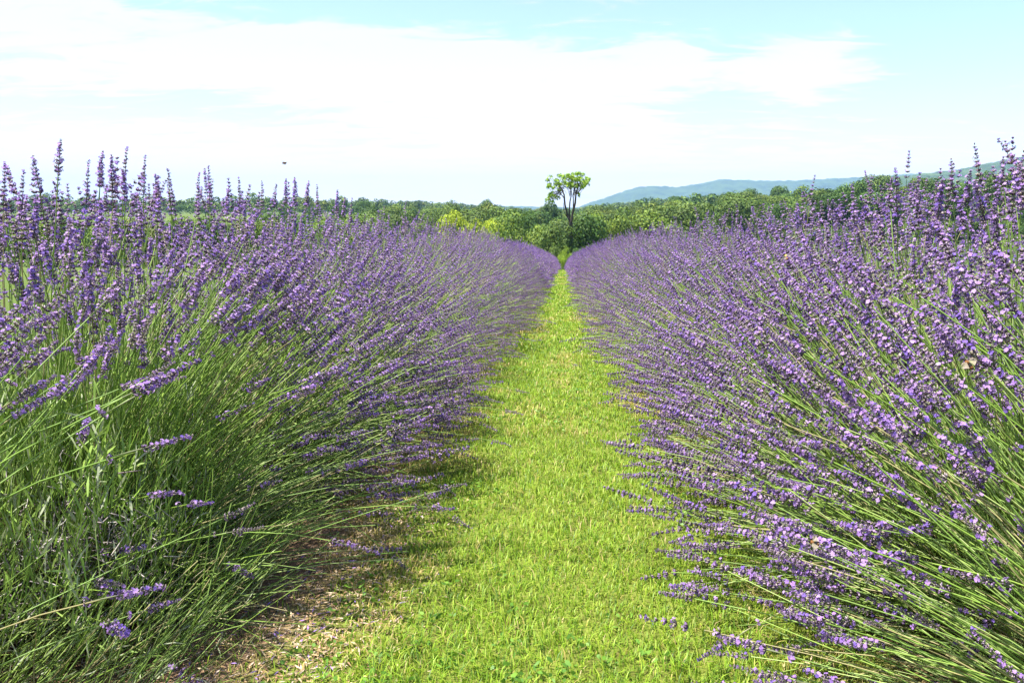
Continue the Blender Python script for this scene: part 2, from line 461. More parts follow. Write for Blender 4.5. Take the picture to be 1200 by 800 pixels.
# ------------------------------------------------------------------ lavender flower templates
def bipyramid(t, p0, p1, w, col, m, sides=4, mid=0.55, tipcol=None):
    p0 = np.array(p0); p1 = np.array(p1); d = unit(p1 - p0)
    h = np.array([0, 0, 1.0]) if abs(d[2]) < 0.9 else np.array([1.0, 0, 0])
    e1 = unit(np.cross(d, h)); e2 = np.cross(d, e1)
    ring = [p0 + (p1 - p0) * mid + w * (math.cos(2 * math.pi * k / sides) * e1 + math.sin(2 * math.pi * k / sides) * e2) for k in range(sides)]
    f = []
    for k in range(sides):
        f += [(0, 2 + (k + 1) % sides, 2 + k), (1, 2 + k, 2 + (k + 1) % sides)]
    c = [tuple(col), tuple(tipcol if tipcol is not None else col)] + [tuple(col)] * sides
    t.add([p0, p1] + ring, f, c, m)
CALYX = [(0.145, 0.09, 0.18), (0.185, 0.125, 0.23), (0.095, 0.065, 0.115), (0.29, 0.235, 0.275), (0.26, 0.225, 0.18)]
PETAL = [(0.305, 0.172, 0.46), (0.37, 0.22, 0.51), (0.24, 0.132, 0.41), (0.41, 0.27, 0.52), (0.17, 0.10, 0.40)]
def petals(t, c, n, r, col, rr, count=5):
    n = unit(np.array(n)); h = np.array([0.3, 0.1, 1.0]); e1 = unit(np.cross(n, h)); e2 = np.cross(n, e1)
    ph = rr.random() * 6.28
    for k in range(count):
        a = ph + 2 * math.pi * k / count + rr.uniform(-0.2, 0.2)
        dr = math.cos(a) * e1 + math.sin(a) * e2; sd = np.cross(n, dr); q = r * rr.uniform(0.75, 1.2)
        cc = np.array(col) * rr.uniform(0.85, 1.15)
        t.add([c, c + dr * q * 0.65 + sd * q * 0.42 + n * q * 0.25, c + dr * q + n * q * 0.1, c + dr * q * 0.65 - sd * q * 0.42 + n * q * 0.25],
              [(0, 1, 2), (0, 2, 3)], cc, 0)
def whorl_z(rr, n, L, remote):
    z = np.cumsum(np.linspace(1.25, 0.7, n)); z = (z - z[0]) / (z[-1] - z[0]) * L * 0.9 + L * 0.05
    if remote: z[0] -= L * rr.uniform(0.2, 0.5)
    return z
def spike_near(seed, L=0.085, bloom=0.2, remote=False, n=10, grey=0.0):
    rr = np.random.default_rng(seed); t = Tmpl()
    zs = whorl_z(rr, n, L, remote)
    bend = rr.uniform(-0.006, 0.006, 2)
    for k, z in enumerate(zs):
        u = k / (n - 1); size = (1.08 - 0.58 * u) * (0.8 if k == 0 and remote else 1) * rr.uniform(0.85, 1.12)
        ax = np.array([bend[0] * u * u, bend[1] * u * u, z]); ph = rr.random() * 6.28
        nb = 10 if u < 0.6 else 7
        for j in range(nb):
            a = ph + 6.283 * j / nb + rr.uniform(-0.25, 0.25); phi = math.radians(54 - 32 * u + rr.uniform(-16, 16))
            d = np.array([math.cos(a) * math.sin(phi), math.sin(a) * math.sin(phi), math.cos(phi)])
            p0 = ax + d * 0.0012; ln = 0.0088 * size * rr.uniform(0.8, 1.15); p1 = p0 + d * ln
            col = np.array(CALYX[rr.integers(0, 5)]) * rr.uniform(0.8, 1.25)
            col = col * (1 - grey) + np.array((0.22, 0.18, 0.17)) * grey
            bipyramid(t, p0, p1, 0.0015 * size, col, 1, 3, 0.6, tipcol=col * 1.4)
            if rr.random() < bloom:
                petals(t, p1, d + np.array([0, 0, -0.15]), 0.0038 * (0.7 + 0.3 * size), np.array(PETAL[rr.integers(0, 5)]), rr)
    pts = [np.array([0, 0, min(zs[0], 0) - 0.002]), np.array([bend[0], bend[1], zs[-1]])]
    bipyramid(t, pts[0], pts[1], 0.0013, (0.15, 0.17, 0.09), 1, 4, 0.3)
    return t.arr()
def spike_mid(seed, L=0.085, bloom=0.3, n=7, remote=False, grey=0.0):
    rr = np.random.default_rng(seed); t = Tmpl(); zs = whorl_z(rr, n, L, remote)
    for k, z in enumerate(zs):
        u = k / (n - 1); size = 1.0 - 0.4 * u; ph = rr.random() * 6.28; ax = np.array([0, 0, z])
        for j in range(6):
            a = ph + 6.283 * j / 6; phi = math.radians(58 - 34 * u + rr.uniform(-15, 15))
            d = np.array([math.cos(a) * math.sin(phi), math.sin(a) * math.sin(phi), math.cos(phi)])
            p1 = ax + d * 0.0105 * size * rr.uniform(0.8, 1.1)
            col = np.array(CALYX[rr.integers(0, 5)]) * rr.uniform(0.8, 1.2)
            col = col * (1 - grey) + np.array((0.22, 0.18, 0.17)) * grey
            bipyramid(t, ax, p1, 0.0024 * size, col, 1, 3, 0.6)
            if rr.random() < bloom: petals(t, p1, d, 0.0052 * (0.7 + 0.3 * size), np.array(PETAL[rr.integers(0, 5)]), rr, 3)
    return t.arr()
def spike_far(seed, L=0.09, bloom=0.45, n=5):
    rr = np.random.default_rng(seed); t = Tmpl()
    for k in range(n):
        z = L * (0.08 + 0.8 * k / (n - 1)); w = 0.0115 * (1 - 0.42 * k / (n - 1)); ph = rr.random() * 6.28
        for j in range(3):
            a = ph + 2.094 * j; d = np.array([math.cos(a), math.sin(a), 0.55])
            if rr.random() < bloom: col = np.array(PETAL[rr.integers(0, 5)]) * 0.95; m = 0
            else: col = np.array(CALYX[rr.integers(0, 5)]) * 1.1; m = 1
            sd = np.array([-math.sin(a), math.cos(a), 0]) * w * 0.62; c = np.array([0, 0, z])
            t.add([c - np.array([0, 0, w * 0.6]), c + d * w * 0.75 + sd, c + d * w * 0.9 + np.array([0, 0, w]), c + d * w * 0.75 - sd], [(0, 1, 2), (0, 2, 3)], col, m)
    return t.arr()

def stem_tube(P, r0, r1, sides, col, m):
    """P (k,3) centre line -> template"""
    t = Tmpl(); k = len(P); P = np.asarray(P)
    V = []
    for i in range(k):
        d = unit(P[min(i + 1, k - 1)] - P[max(i - 1, 0)]); h = np.array([0, 1.0, 0.2]); e1 = unit(np.cross(d, h)); e2 = np.cross(d, e1)
        r = r0 + (r1 - r0) * i / (k - 1)
        V += [P[i] + r * (math.cos(6.283 * s / sides) * e1 + math.sin(6.283 * s / sides) * e2) for s in range(sides)]
    F = []
    for i in range(k - 1):
        for s in range(sides):
            a = i * sides + s; b = i * sides + (s + 1) % sides
            F += [(a, b, b + sides), (a, b + sides, a + sides)]
    t.add(V, F, col, m); return t.arr()

def stems_joined(base, e1, e3, L, b, r, col, segs=5, m=0):
    """many curved stems at once: n stems, 3-sided"""
    n = len(base); e2 = np.cross(e3, e1)
    ts = np.linspace(0, 1, segs)
    P = base[:, None] + e3[:, None] * (ts[None, :, None] * L[:, None, None]) + e1[:, None] * ((4 * b[:, None] * ts * (1 - ts))[:, :, None] * L[:, None, None])
    ang = np.array([0, 2.094, 4.189])
    rr_ = r[:, None, None, None] * np.linspace(1.15, 0.75, segs)[None, :, None, None]
    ring = np.cos(ang)[None, None, :, None] * e1[:, None, None] + np.sin(ang)[None, None, :, None] * e2[:, None, None]
    V = (P[:, :, None] + rr_ * ring).reshape(-1, 3)
    f = []
    for i in range(segs - 1):
        for s in range(3):
            a = i * 3 + s; c = i * 3 + (s + 1) % 3
            f += [(a, c, c + 3), (a, c + 3, a + 3)]
    F = (np.array(f)[None] + (np.arange(n) * segs * 3)[:, None, None]).reshape(-1, 3)
    CC = np.repeat(col[:, None], segs * 3, 1).reshape(-1, 3)
    return V, F, CC, np.full(len(F), m)

def leaf_blades(base, d, L, w, col, rr, m=0, droop=0.25):
    """linear leaves: folded strips"""
    n = len(base); h = rr.normal(size=(n, 3)); e1, e2 = frame(d, h)
    mid = base + d * (L * 0.55)[:, None] + e2 * (L * 0.05)[:, None]
    tip = base + d * L[:, None] - np.array([0, 0, 1.0]) * (L * droop * rr.random(n))[:, None]
    s = e1 * (w / 2)[:, None]
    V = np.stack([base - s * 0.5, base + s * 0.5, mid - s, mid + s, tip], 1).reshape(-1, 3)
    F = (np.array([[0, 1, 3], [0, 3, 2], [2, 3, 4]])[None] + (np.arange(n) * 5)[:, None, None]).reshape(-1, 3)
    return V, F, np.repeat(col[:, None], 5, 1).reshape(-1, 3), np.full(len(F), m)

STEM_COL = np.array([(0.22, 0.355, 0.055), (0.29, 0.42, 0.08), (0.17, 0.29, 0.05), (0.36, 0.46, 0.15), (0.24, 0.36, 0.09), (0.36, 0.33, 0.15)])
LEAF_COL = np.array([(0.20, 0.31, 0.08), (0.27, 0.38, 0.09), (0.30, 0.35, 0.19), (0.18, 0.28, 0.05), (0.36, 0.40, 0.26)])
TWIG_COL = np.array([(0.20, 0.165, 0.145), (0.28, 0.24, 0.22), (0.13, 0.10, 0.085), (0.34, 0.30, 0.27)])

def stalk_set(rr, n, H, RU, RY, lowreach=0.05, flat=1.0, flank=0.33, toward=0):
    """n flower stalks of one bush in bush space; toward = sign of x that faces the path. Returns base, e1, e3, L, bow"""
    g = rr.normal(size=(n * 3, 3)); g = unit(g); g[:, 2] = np.abs(g[:, 2]) * flat
    g = g[(g[:, 2] > (0.03 + 0.05 * rr.random(len(g))) * flat)][:n]
    # many stalks clothe the long flanks of the row, down to the grass
    k = len(g); nf = int(k * flank) if flat == 1.0 else 0
    if nf:
        el = np.radians(rr.uniform(6, 52, nf)); az = np.radians(rr.uniform(-62, 62, nf)); sg = np.where(rr.random(nf) < 0.5, -1, 1) if toward == 0 else np.full(nf, toward)
        g[:nf] = np.stack([sg * np.cos(el) * np.cos(az), np.cos(el) * np.sin(az), np.sin(el)], 1)
        g = g[rr.permutation(k)]
    rad = np.clip(rr.normal(0.97, 0.085, k), 0.68, 1.16)
    rad = np.where(g[:, 2] > 0.7, np.minimum(rad, 1.03), rad)
    boxy = (np.abs(g[:, 0]) ** 2.5 + np.abs(g[:, 2]) ** 2.5 + np.abs(g[:, 1]) ** 2.5) ** (-1 / 2.5)
    boxy = 1 + (boxy - 1) * (1 - g[:, 2])
    tip = np.stack([g[:, 0] * RU * boxy, g[:, 1] * RY, 0.06 + g[:, 2] * (H - 0.06)], 1) * rad[:, None]
    tip[:, 0] *= 1 + lowreach * np.clip(0.45 - g[:, 2], 0, 1) / 0.45
    tip[:, 1] += 0.13 * (0.4 + np.abs(g[:, 0]))        # stalks lean a little away down the row
    tip += rr.normal(0, 0.035, (k, 3)) * np.array([1, 1.3, 0.8])      # tangle
    tip[:, 2] = np.maximum(tip[:, 2], 0.05)
    base = np.stack([g[:, 0] * 0.24 + rr.normal(0, 0.06, k), g[:, 1] * 0.18 + rr.normal(0, 0.06, k), 0.07 + 0.2 * g[:, 2] * rr.random(k)], 1)
    ch = tip - base; Lc = np.linalg.norm(ch, axis=1); e3 = ch / Lc[:, None]
    up = np.array([0, 0, 1.0]) + rr.normal(0, 0.35, (k, 3))
    up = np.where((e3[:, 2] > 0.93)[:, None], rr.normal(size=(k, 3)), up)
    e1, e2 = frame(e3, up)
    bow = np.clip(rr.normal(0.055, 0.045, k), -0.04, 0.15)
    return base, e1, e3, Lc, bow, g

def core_parts(rr, nleaf, ntwig, nshoot, H, RU, RY, lw=1.0, m_leaf=0, m_twig=1, m_shoot=2):
    """leafy hummock, dead twigs and green non-flowering shoots"""
    g = unit(rr.normal(size=(nleaf, 3))); g[:, 2] = np.abs(g[:, 2])
    q = rr.uniform(0.45, 1.0, nleaf) ** 0.6
    base = np.stack([g[:, 0] * RU * 0.68 * q, g[:, 1] * RY * 0.8 * q, 0.01 + g[:, 2] * 0.40 * q], 1)
    d = unit(g * np.array([0.6, 0.6, 0.5]) + np.array([0, 0, 0.7]) + rr.normal(0, 0.35, (nleaf, 3)))
    leaf = leaf_blades(base, d, rr.uniform(0.03, 0.065, nleaf) * lw ** 0.5, rr.uniform(0.003, 0.0055, nleaf) * lw,
                       LEAF_COL[rr.integers(0, 5, nleaf)] * rr.uniform(0.75, 1.15, nleaf)[:, None], rr, m_leaf)
    g = unit(rr.normal(size=(ntwig, 3))); g[:, 2] = np.abs(g[:, 2]); q = rr.uniform(0.15, 1, ntwig)
    b = np.stack([g[:, 0] * RU * 0.5 * q, g[:, 1] * RY * 0.6 * q, 0.005 + g[:, 2] * 0.26 * q], 1)
    e3 = unit(g + rr.normal(0, 0.5, (ntwig, 3)) + np.array([0, 0, 0.3])); e1, _ = frame(e3, rr.normal(size=(ntwig, 3)))
    twig = stems_joined(b, e1, e3, rr.uniform(0.05, 0.14, ntwig), rr.uniform(0, 0.2, ntwig), rr.uniform(0.0011, 0.0024, ntwig) * lw,
                        TWIG_COL[rr.integers(0, 4, ntwig)] * rr.uniform(0.6, 1.1, ntwig)[:, None], 3, m_twig)
    base, e1, e3, L, bow, g = stalk_set(rr, nshoot, H * 0.88, RU * 0.8, RY * 0.9)
    k = len(L)
    shoot = stems_joined(base, e1, e3, L * rr.uniform(0.5, 0.95, k), bow, rr.uniform(0.0008, 0.0020, k) * lw,
                         STEM_COL[rr.integers(0, 6, k)] * rr.uniform(0.75, 1.15, k)[:, None], 4, m_shoot)
    b2, f1, f3, L2, bw2, g2 = stalk_set(rr, nshoot // 2, H * 0.9, RU * 0.95, RY, 0.1, 0.35); k2 = len(L2)
    low = stems_joined(b2 * np.array([1, 1, 0.6]), f1, f3, L2 * rr.uniform(0.55, 1.0, k2), bw2, rr.uniform(0.0011, 0.0018, k2) * lw,
                       STEM_COL[rr.integers(0, 6, k2)] * rr.uniform(0.7, 1.1, k2)[:, None], 4, m_shoot)
    shoot = concat([shoot, low])
    # narrow leaf pairs up the shoots and stalks
    nl = nshoot
    i = rr.integers(0, k, nl); tt = rr.uniform(0.1, 0.6, nl)
    pb = base[i] + e3[i] * (tt * L[i])[:, None] + e1[i] * (4 * bow[i] * tt * (1 - tt) * L[i])[:, None]
    dl = unit(e3[i] + rr.normal(0, 0.35, (nl, 3)))
    sl = leaf_blades(pb, dl, rr.uniform(0.03, 0.07, nl), rr.uniform(0.0025, 0.0045, nl) * lw, STEM_COL[rr.integers(0, 6, nl)] * rr.uniform(0.8, 1.15, nl)[:, None], rr, m_leaf)
    return leaf, twig, shoot, sl

n_grass = make_grass()

# ------------------------------------------------------------------ near lavender: every stalk and flower spike is its own part
NEAR_SPIKES = [link_mesh('flower_spike', *spike_near(100 + i, L=0.066 + 0.0075 * (i % 6), bloom=[0.30, 0.24, 0.36, 0.16, 0.28, 0.22][i % 6],
               remote=(i % 3 == 1), n=11 + i % 3, grey=[0, 0, 0, 0, 0, 0, 0.2, 0, 0.1, 0, 0, 0][i]), [M_PETAL, M_CALYX]) for i in range(12)]
SPENT_SPIKES = [link_mesh('flower_spike', *spike_near(140 + i, L=0.065 + 0.007 * i, bloom=0.06, remote=(i == 1), n=11, grey=0.5), [M_PETAL, M_CALYX]) for i in range(4)]
S_LEN = [0.20, 0.27, 0.34, 0.42, 0.50, 0.58, 0.68]; S_BOW = [-0.03, 0.01, 0.045, 0.08, 0.12]
STALKS = {}
for li, L in enumerate(S_LEN):
    for bi, b in enumerate(S_BOW):
        ts = np.linspace(0, 1, 7)
        P = np.stack([4 * b * ts * (1 - ts) * L, 0 * ts, ts * L], 1)
        STALKS[li, bi] = link_mesh('flower_stalk', *stem_tube(P, 0.0014, 0.0010, 4, STEM_COL[(li + 2 * bi) % 6], 0), [M_STEM])

near_tips = []     # (world position, axis) of every near flower spike
def add_stalk(root, base, e1, e3, L, bow, spike_me, spike_scale, rr):
    li = int(np.argmin(np.abs(np.log(np.array(S_LEN) / L)))); bi = int(np.argmin(np.abs(np.array(S_BOW) - bow)))
    s = L / S_LEN[li]; b = S_BOW[bi]
    e2 = np.cross(e3, e1)
    o = bpy.data.objects.new('flower_stalk', STALKS[li, bi]); C.objects.link(o); o.parent = root
    M = Matrix.Identity(4)
    for r_ in range(3):
        for c_, e in enumerate((e1, e2, e3)): M[r_][c_] = e[r_] * s
        M[r_][3] = base[r_]
    o.matrix_local = M
    tg = Vector((-4 * b, 0, 1)).normalized()
    q = tg.to_track_quat('Z', 'X')
    roll = Matrix.Rotation(rr.random() * 6.28, 4, 'Z')
    sp = bpy.data.objects.new('flower_spike', spike_me); C.objects.link(sp); sp.parent = o
    k = spike_scale / s
    sp.matrix_local = Matrix.Translation((0, 0, S_LEN[li])) @ q.to_matrix().to_4x4() @ roll @ Matrix.Scale(k, 4)
    tang = -4 * b * e1 + e3
    near_tips.append((np.array(root.location) + base + e3 * L, unit(tang)))

def near_bush(x, y, side, label, seed, H, n=300, extra=110, camera_thin=0.0, wood=1.0, low_thin=0.0, shoots=900, upright=0, dead=0):
    rr = np.random.default_rng(seed)
    root = empty('lavender_bush', (x, y, float(ground_z(x, y))))
    tag(root, label, 'lavender', 'lavender bushes planted in two rows along the path')
    RU, RY = (0.75, 0.57) if side < 0 else (0.75, 0.57)
    base, e1, e3, L, bow, g = stalk_set(rr, (n + extra) * 3, H, RU, RY, toward=-side)
    tip = base + e3 * L[:, None] + np.array(root.location)
    keep = np.ones(len(L), bool)
    if camera_thin: keep &= ~((g[:, 1] < -0.25) & (g[:, 2] < 0.72) & (rr.random(len(L)) < camera_thin))
    keep &= ~((tip[:, 2] < 0.14) & (tip[:, 0] > -0.64) & (tip[:, 0] < 0) & (tip[:, 1] < 1.72))      # the bare patch of soil stays open
    if low_thin: keep &= ~((tip[:, 2] < 0.52) & (rr.random(len(L)) < low_thin))
    pr = project(tip)
    inframe = (pr[:, 0] > -60) & (pr[:, 0] < 1260) & (pr[:, 1] < 860) & (tip[:, 1] > 0.05)
    keep &= ~((pr[:, 2] < 0.95) & inframe)          # nothing stands right before the lens
    keep &= ~((tip[:, 1] < 0.55) & (np.abs(tip[:, 0]) < 0.75))
    idx = np.nonzero(keep)[0][:n + extra]
    # those that face the path show largest: they become the single stalks
    toward = -side
    order = idx[np.argsort(-(g[idx, 0] * toward - 0.6 * g[idx, 1] + 0.9 * g[idx, 2] + rr.normal(0, 0.25, len(idx))))]
    for i in order[:n]:
        low = g[i, 2] < 0.3
        if rr.random() < (0.34 if low else 0.11): me = SPENT_SPIKES[rr.integers(0, 4)]
        else: me = NEAR_SPIKES[rr.integers(0, 12)]
        add_stalk(root, base[i], e1[i], e3[i], L[i], bow[i], me, rr.uniform(0.8, 1.12), rr)
    rest = order[n:]
    if len(rest):
        st = stems_joined(base[rest], e1[rest], e3[rest], L[rest], bow[rest], np.full(len(rest), 0.0013), STEM_COL[rr.integers(0, 6, len(rest))], 5, 2)
        tg = unit(e3[rest] - 4 * bow[rest][:, None] * e1[rest]); f1, f2 = frame(tg, rr.normal(size=(len(rest), 3)))
        R = np.stack([f1, f2, tg], 2) * rr.uniform(0.9, 1.3, len(rest))[:, None, None]
        ch = [st]
        which = rr.integers(0, 4, len(rest))
        for k in range(4):
            s_ = which == k
            if s_.any(): ch.append(batch(MID_T[k], R[s_], (base[rest] + e3[rest] * L[rest][:, None])[s_]))
        obj('flower_stalks', link_mesh('flower_stalks', *concat(ch), [M_PETAL, M_CALYX, M_STEM]), root, 'stuff')
    leaf, twig, shoot, sl = core_parts(rr, 3600, int(900 * wood), shoots, H, RU, RY)
    obj('foliage', link_mesh('foliage', *concat([leaf, sl]), [M_LEAF]), root, 'stuff')
    tw = (twig[0], twig[1], twig[2], np.zeros(len(twig[1]), int)); obj('woody_twigs', link_mesh('woody_twigs', *tw, [M_TWIG]), root, 'stuff')
    sh = (shoot[0], shoot[1], shoot[2], np.zeros(len(shoot[1]), int)); obj('green_shoots', link_mesh('green_shoots', *sh, [M_STEM]), root, 'stuff')
    if upright:      # leafy upright shoots on the near side, and a patch of grey dead growth at the foot
        c = np.stack([np.clip(rr.normal(0.0, 0.22, 300), -0.5, 0.36), rr.uniform(-0.45, 0.15, 300), rr.uniform(0.10, 0.46, 300)], 1); i = rr.integers(0, 300, upright)
        t = rr.random(upright)
        b = c[i] + np.stack([rr.normal(0, 0.008, upright), rr.normal(0, 0.008, upright), t * 0.16], 1)
        d = unit(np.array([0.08, 0.05, 0.8]) + rr.normal(0, 0.32, (upright, 3)))
        up_ = leaf_blades(b, d, rr.uniform(0.035, 0.075, upright), rr.uniform(0.003, 0.0055, upright), (np.concatenate([LEAF_COL, STEM_COL[:3]]) * 1.05)[rr.integers(0, 8, upright)] * rr.uniform(0.8, 1.15, upright)[:, None], rr, 0, 0.1)
        obj('leafy_shoots', link_mesh('leafy_shoots', *up_, [M_LEAF]), root, 'stuff')
    if upright:
        m_ = 520; b = np.stack([rr.normal(-0.02, 0.2, m_), rr.uniform(-0.35, 0.1, m_), rr.uniform(0.08, 0.3, m_)], 1)
        e3_ = unit(np.array([0.22, 0.12, 1.0]) + rr.normal(0, 0.2, (m_, 3))); f1_, _ = frame(e3_, rr.normal(size=(m_, 3)))
        us = stems_joined(b, f1_, e3_, rr.uniform(0.18, 0.42, m_), rr.normal(0, 0.05, m_), rr.uniform(0.0009, 0.0016, m_), STEM_COL[rr.integers(0, 5, m_)], 4, 0)
        obj('upright_stems', link_mesh('upright_stems', *us, [M_STEM]), root, 'stuff')
        m_ = 1300; b = np.stack([rr.uniform(-0.25, 0.46, m_), rr.uniform(-0.52, 0.25, m_), rr.uniform(0.01, 0.16, m_)], 1)
        b[:, 2] *= np.clip((0.62 - b[:, 0]) / 0.4, 0.2, 1)
        e3_ = unit(np.array([0.50, 0.28, 0.62]) + rr.normal(0, 0.24, (m_, 3))); f1_, _ = frame(e3_, rr.normal(size=(m_, 3)))
        us = stems_joined(b, f1_, e3_, rr.uniform(0.10, 0.30, m_), rr.normal(0.02, 0.06, m_), rr.uniform(0.0008, 0.0015, m_), STEM_COL[rr.integers(0, 6, m_)] * rr.uniform(0.75, 1.05, m_)[:, None], 4, 0)
        j = rr.integers(0, m_, 3000); bl = leaf_blades(b[j] + e3_[j] * rr.uniform(0, 0.12, 3000)[:, None], unit(e3_[j] + rr.normal(0, 0.4, (3000, 3))), rr.uniform(0.02, 0.06, 3000), rr.uniform(0.0018, 0.004, 3000), LEAF_COL[rr.integers(0, 5, 3000)] * rr.uniform(0.7, 1.05, 3000)[:, None], rr, 1, 0.2)
        obj('low_foliage', link_mesh('low_foliage', *concat([us, bl]), [M_STEM, M_LEAF]), root, 'stuff')
    if dead:
        ctr = np.array(at(85, 650, 1.36)) - np.array(root.location)
        b = ctr + rr.normal(0, 1, (dead, 3)) * np.array([0.085, 0.06, 0.075]); e3_ = unit(rr.normal(0, 0.6, (dead, 3)) + np.array([0.2, -0.3, 0.35])); f1_, _ = frame(e3_, rr.normal(size=(dead, 3)))
        tw_ = stems_joined(b, f1_, e3_, rr.uniform(0.02, 0.06, dead), rr.uniform(0, 0.3, dead), rr.uniform(0.0009, 0.0018, dead), np.array([(0.36, 0.32, 0.31), (0.27, 0.23, 0.22), (0.45, 0.41, 0.38), (0.20, 0.16, 0.16)])[rr.integers(0, 4, dead)], 3, 0)
        dd = obj('dead_growth', link_mesh('dead_growth', *tw_, [M_TWIG]), root, 'stuff'); dd['label'] = 'grey dead growth'
    return root
MID_T = [spike_mid(200 + i, L=0.072 + 0.008 * i, remote=(i == 2), bloom=[0.28, 0.36, 0.24, 0.32][i]) for i in range(4)]
MID_G = spike_mid(220, L=0.065, bloom=0.15, grey=0.5)
XL, XR = -1.22, 1.14
HL, HR = 0.95, 0.98
near_left = [near_bush(XL - 0.08, 0.72, -1, 'foremost lavender bush of the left row, its stems crossing the bottom left corner', 31, HL, n=200, extra=0, camera_thin=0.5, wood=1.2, low_thin=0.95, shoots=120),
             near_bush(XL + 0.02, 1.56, -1, 'green-stemmed lavender bush with grey dead twigs at its foot, second in the left row', 32, HL, n=290, extra=520, camera_thin=0.62, wood=1.9, low_thin=0.68, shoots=900, upright=6500, dead=1000),
             near_bush(XL + 0.03, 2.30, -1, 'lavender bush leaning stems over the bare soil patch, third in the left row', 33, HL, n=290, extra=620, camera_thin=0.3, shoots=1100),
             near_bush(XL, 3.02, -1, 'lavender bush in the left row, fourth from the camera', 34, HL, n=300, extra=500)]
near_right = [near_bush(XR - 0.02, 0.94, 1, 'foremost lavender bush of the right row, in the bottom right corner', 41, HR, n=290, extra=340, camera_thin=0.3, low_thin=0.2, shoots=800),
              near_bush(XR - 0.05, 1.58, 1, 'lavender bush with stems lying almost flat towards the grass, second in the right row', 42, HR, n=288, extra=620, camera_thin=0.15, shoots=1300),
              near_bush(XR - 0.02, 2.28, 1, 'dense purple lavender bush in the right row, third from the camera', 43, HR, n=292, extra=620),
              near_bush(XR, 2.99, 1, 'dense purple lavender bush in the right row, fourth from the camera', 44, HR, n=300, extra=620)]

def free_stalk(root, p0, p1, bow, spike_me, scale, rr, up=(0, 0, 1)):
    p0 = np.array(p0) - np.array(root.location); p1 = np.array(p1) - np.array(root.location)
    ch = p1 - p0; L = float(np.linalg.norm(ch)); e3 = ch / L
    e1, _ = frame(e3[None], np.array([up], float)); add_stalk(root, p0, e1[0], e3, L, bow, spike_me, scale, rr)
rr = np.random.default_rng(77)
# tall stalks that stand above the crest of the left row against the sky
for px, py, y, lean in [(68, 205, 1.42, 8), (101, 243, 1.55, 5), (132, 228, 1.6, 1), (144, 231, 1.62, 2), (124, 250, 1.6, -8), (168, 232, 1.65, -4), (184, 238, 1.7, 3),
                        (201, 250, 1.8, 2), (231, 250, 1.85, 2), (246, 243, 1.9, -3), (265, 252, 1.95, 1), (281, 250, 2.0, 1), (307, 248, 2.05, 1), (321, 245, 2.1, -4),
                        (335, 240, 2.15, 0), (345, 244, 2.15, 5), (359, 243, 2.2, 2), (372, 248, 2.25, 1), (395, 252, 2.5, 1), (403, 256, 2.6, 1), (411, 262, 2.7, 0),
                        (25, 262, 1.5, -3), (48, 262, 1.5, 3), (4, 250, 1.45, -4)]:
    k = 0 if False else (1 if y < 1.95 else 2)
    r_ = near_left[k]
    tip = at(px, py, y); b = at(px - lean * 2.2 + (1 if lean == 0 else 0), 480, y + 0.03)
    free_stalk(r_, b, tip, 0.02, NEAR_SPIKES[rr.choice([0, 2, 3, 5, 6, 8, 9, 11, 1])], rr.uniform(0.9, 1.1), rr, (rr.normal(), rr.normal(), 0))
for px, py, y, lean in [(1183, 262, 1.35, 2), (1196, 250, 1.4, 0), (1155, 262, 1.5, 4), (1134, 245, 1.6, 3), (1108, 255, 1.7, 2), (1098, 262, 1.75, 1), (1076, 262, 1.8, 1),
                        (1052, 258, 1.9, 2), (1172, 285, 1.45, 2), (1020, 262, 2.1, 3), (1002, 268, 2.2, 2), (985, 262, 2.3, 3)]:
    r_ = near_right[1 if y < 1.95 else 2]
    free_stalk(r_, at(px + lean * 4, 470, y + 0.05), at(px, py, y), 0.03, NEAR_SPIKES[rr.choice([0, 2, 3, 5, 6, 8, 9, 11])], rr.uniform(1.1, 1.35), rr, (rr.normal(), rr.normal(), 0))
# stray stalks that arch out over the path from the left row
for (bx, by, bz), (tx, ty, tz), bow in [((-0.95, 1.92, 0.22), (-0.30, 1.92, 0.11), 0.10), ((-1.0, 2.3, 0.25), (-0.26, 2.62, 0.14), 0.06), ((-1.0, 2.5, 0.25), (-0.24, 3.0, 0.17), 0.06),
                                        ((-0.95, 1.86, 0.18), (-0.44, 1.78, 0.05), 0.10), ((-1.0, 3.0, 0.28), (-0.22, 3.4, 0.18), 0.06), ((-1.0, 2.05, 0.22), (-0.40, 2.22, 0.10), 0.08)]:
    gz = float(ground_z(tx, ty))
    free_stalk(near_left[2], (bx, by, bz + gz), (tx, ty, tz + gz), bow, SPENT_SPIKES[rr.integers(0, 4)], rr.uniform(0.9, 1.1), rr)
for (bx, by, bz), (tx, ty, tz), bow in [((0.95, 1.5, 0.2), (0.36, 1.36, 0.10), 0.08), ((0.95, 1.5, 0.24), (0.34, 1.48, 0.14), 0.06), ((0.95, 1.6, 0.24), (0.38, 1.62, 0.17), 0.05), ((0.95, 1.4, 0.16), (0.46, 1.28, 0.05), 0.10)]:
    gz = float(ground_z(tx, ty))
    free_stalk(near_right[1], (bx, by, bz + gz), (tx, ty, tz + gz), bow, NEAR_SPIKES[rr.integers(0, 12)], rr.uniform(0.9, 1.1), rr)

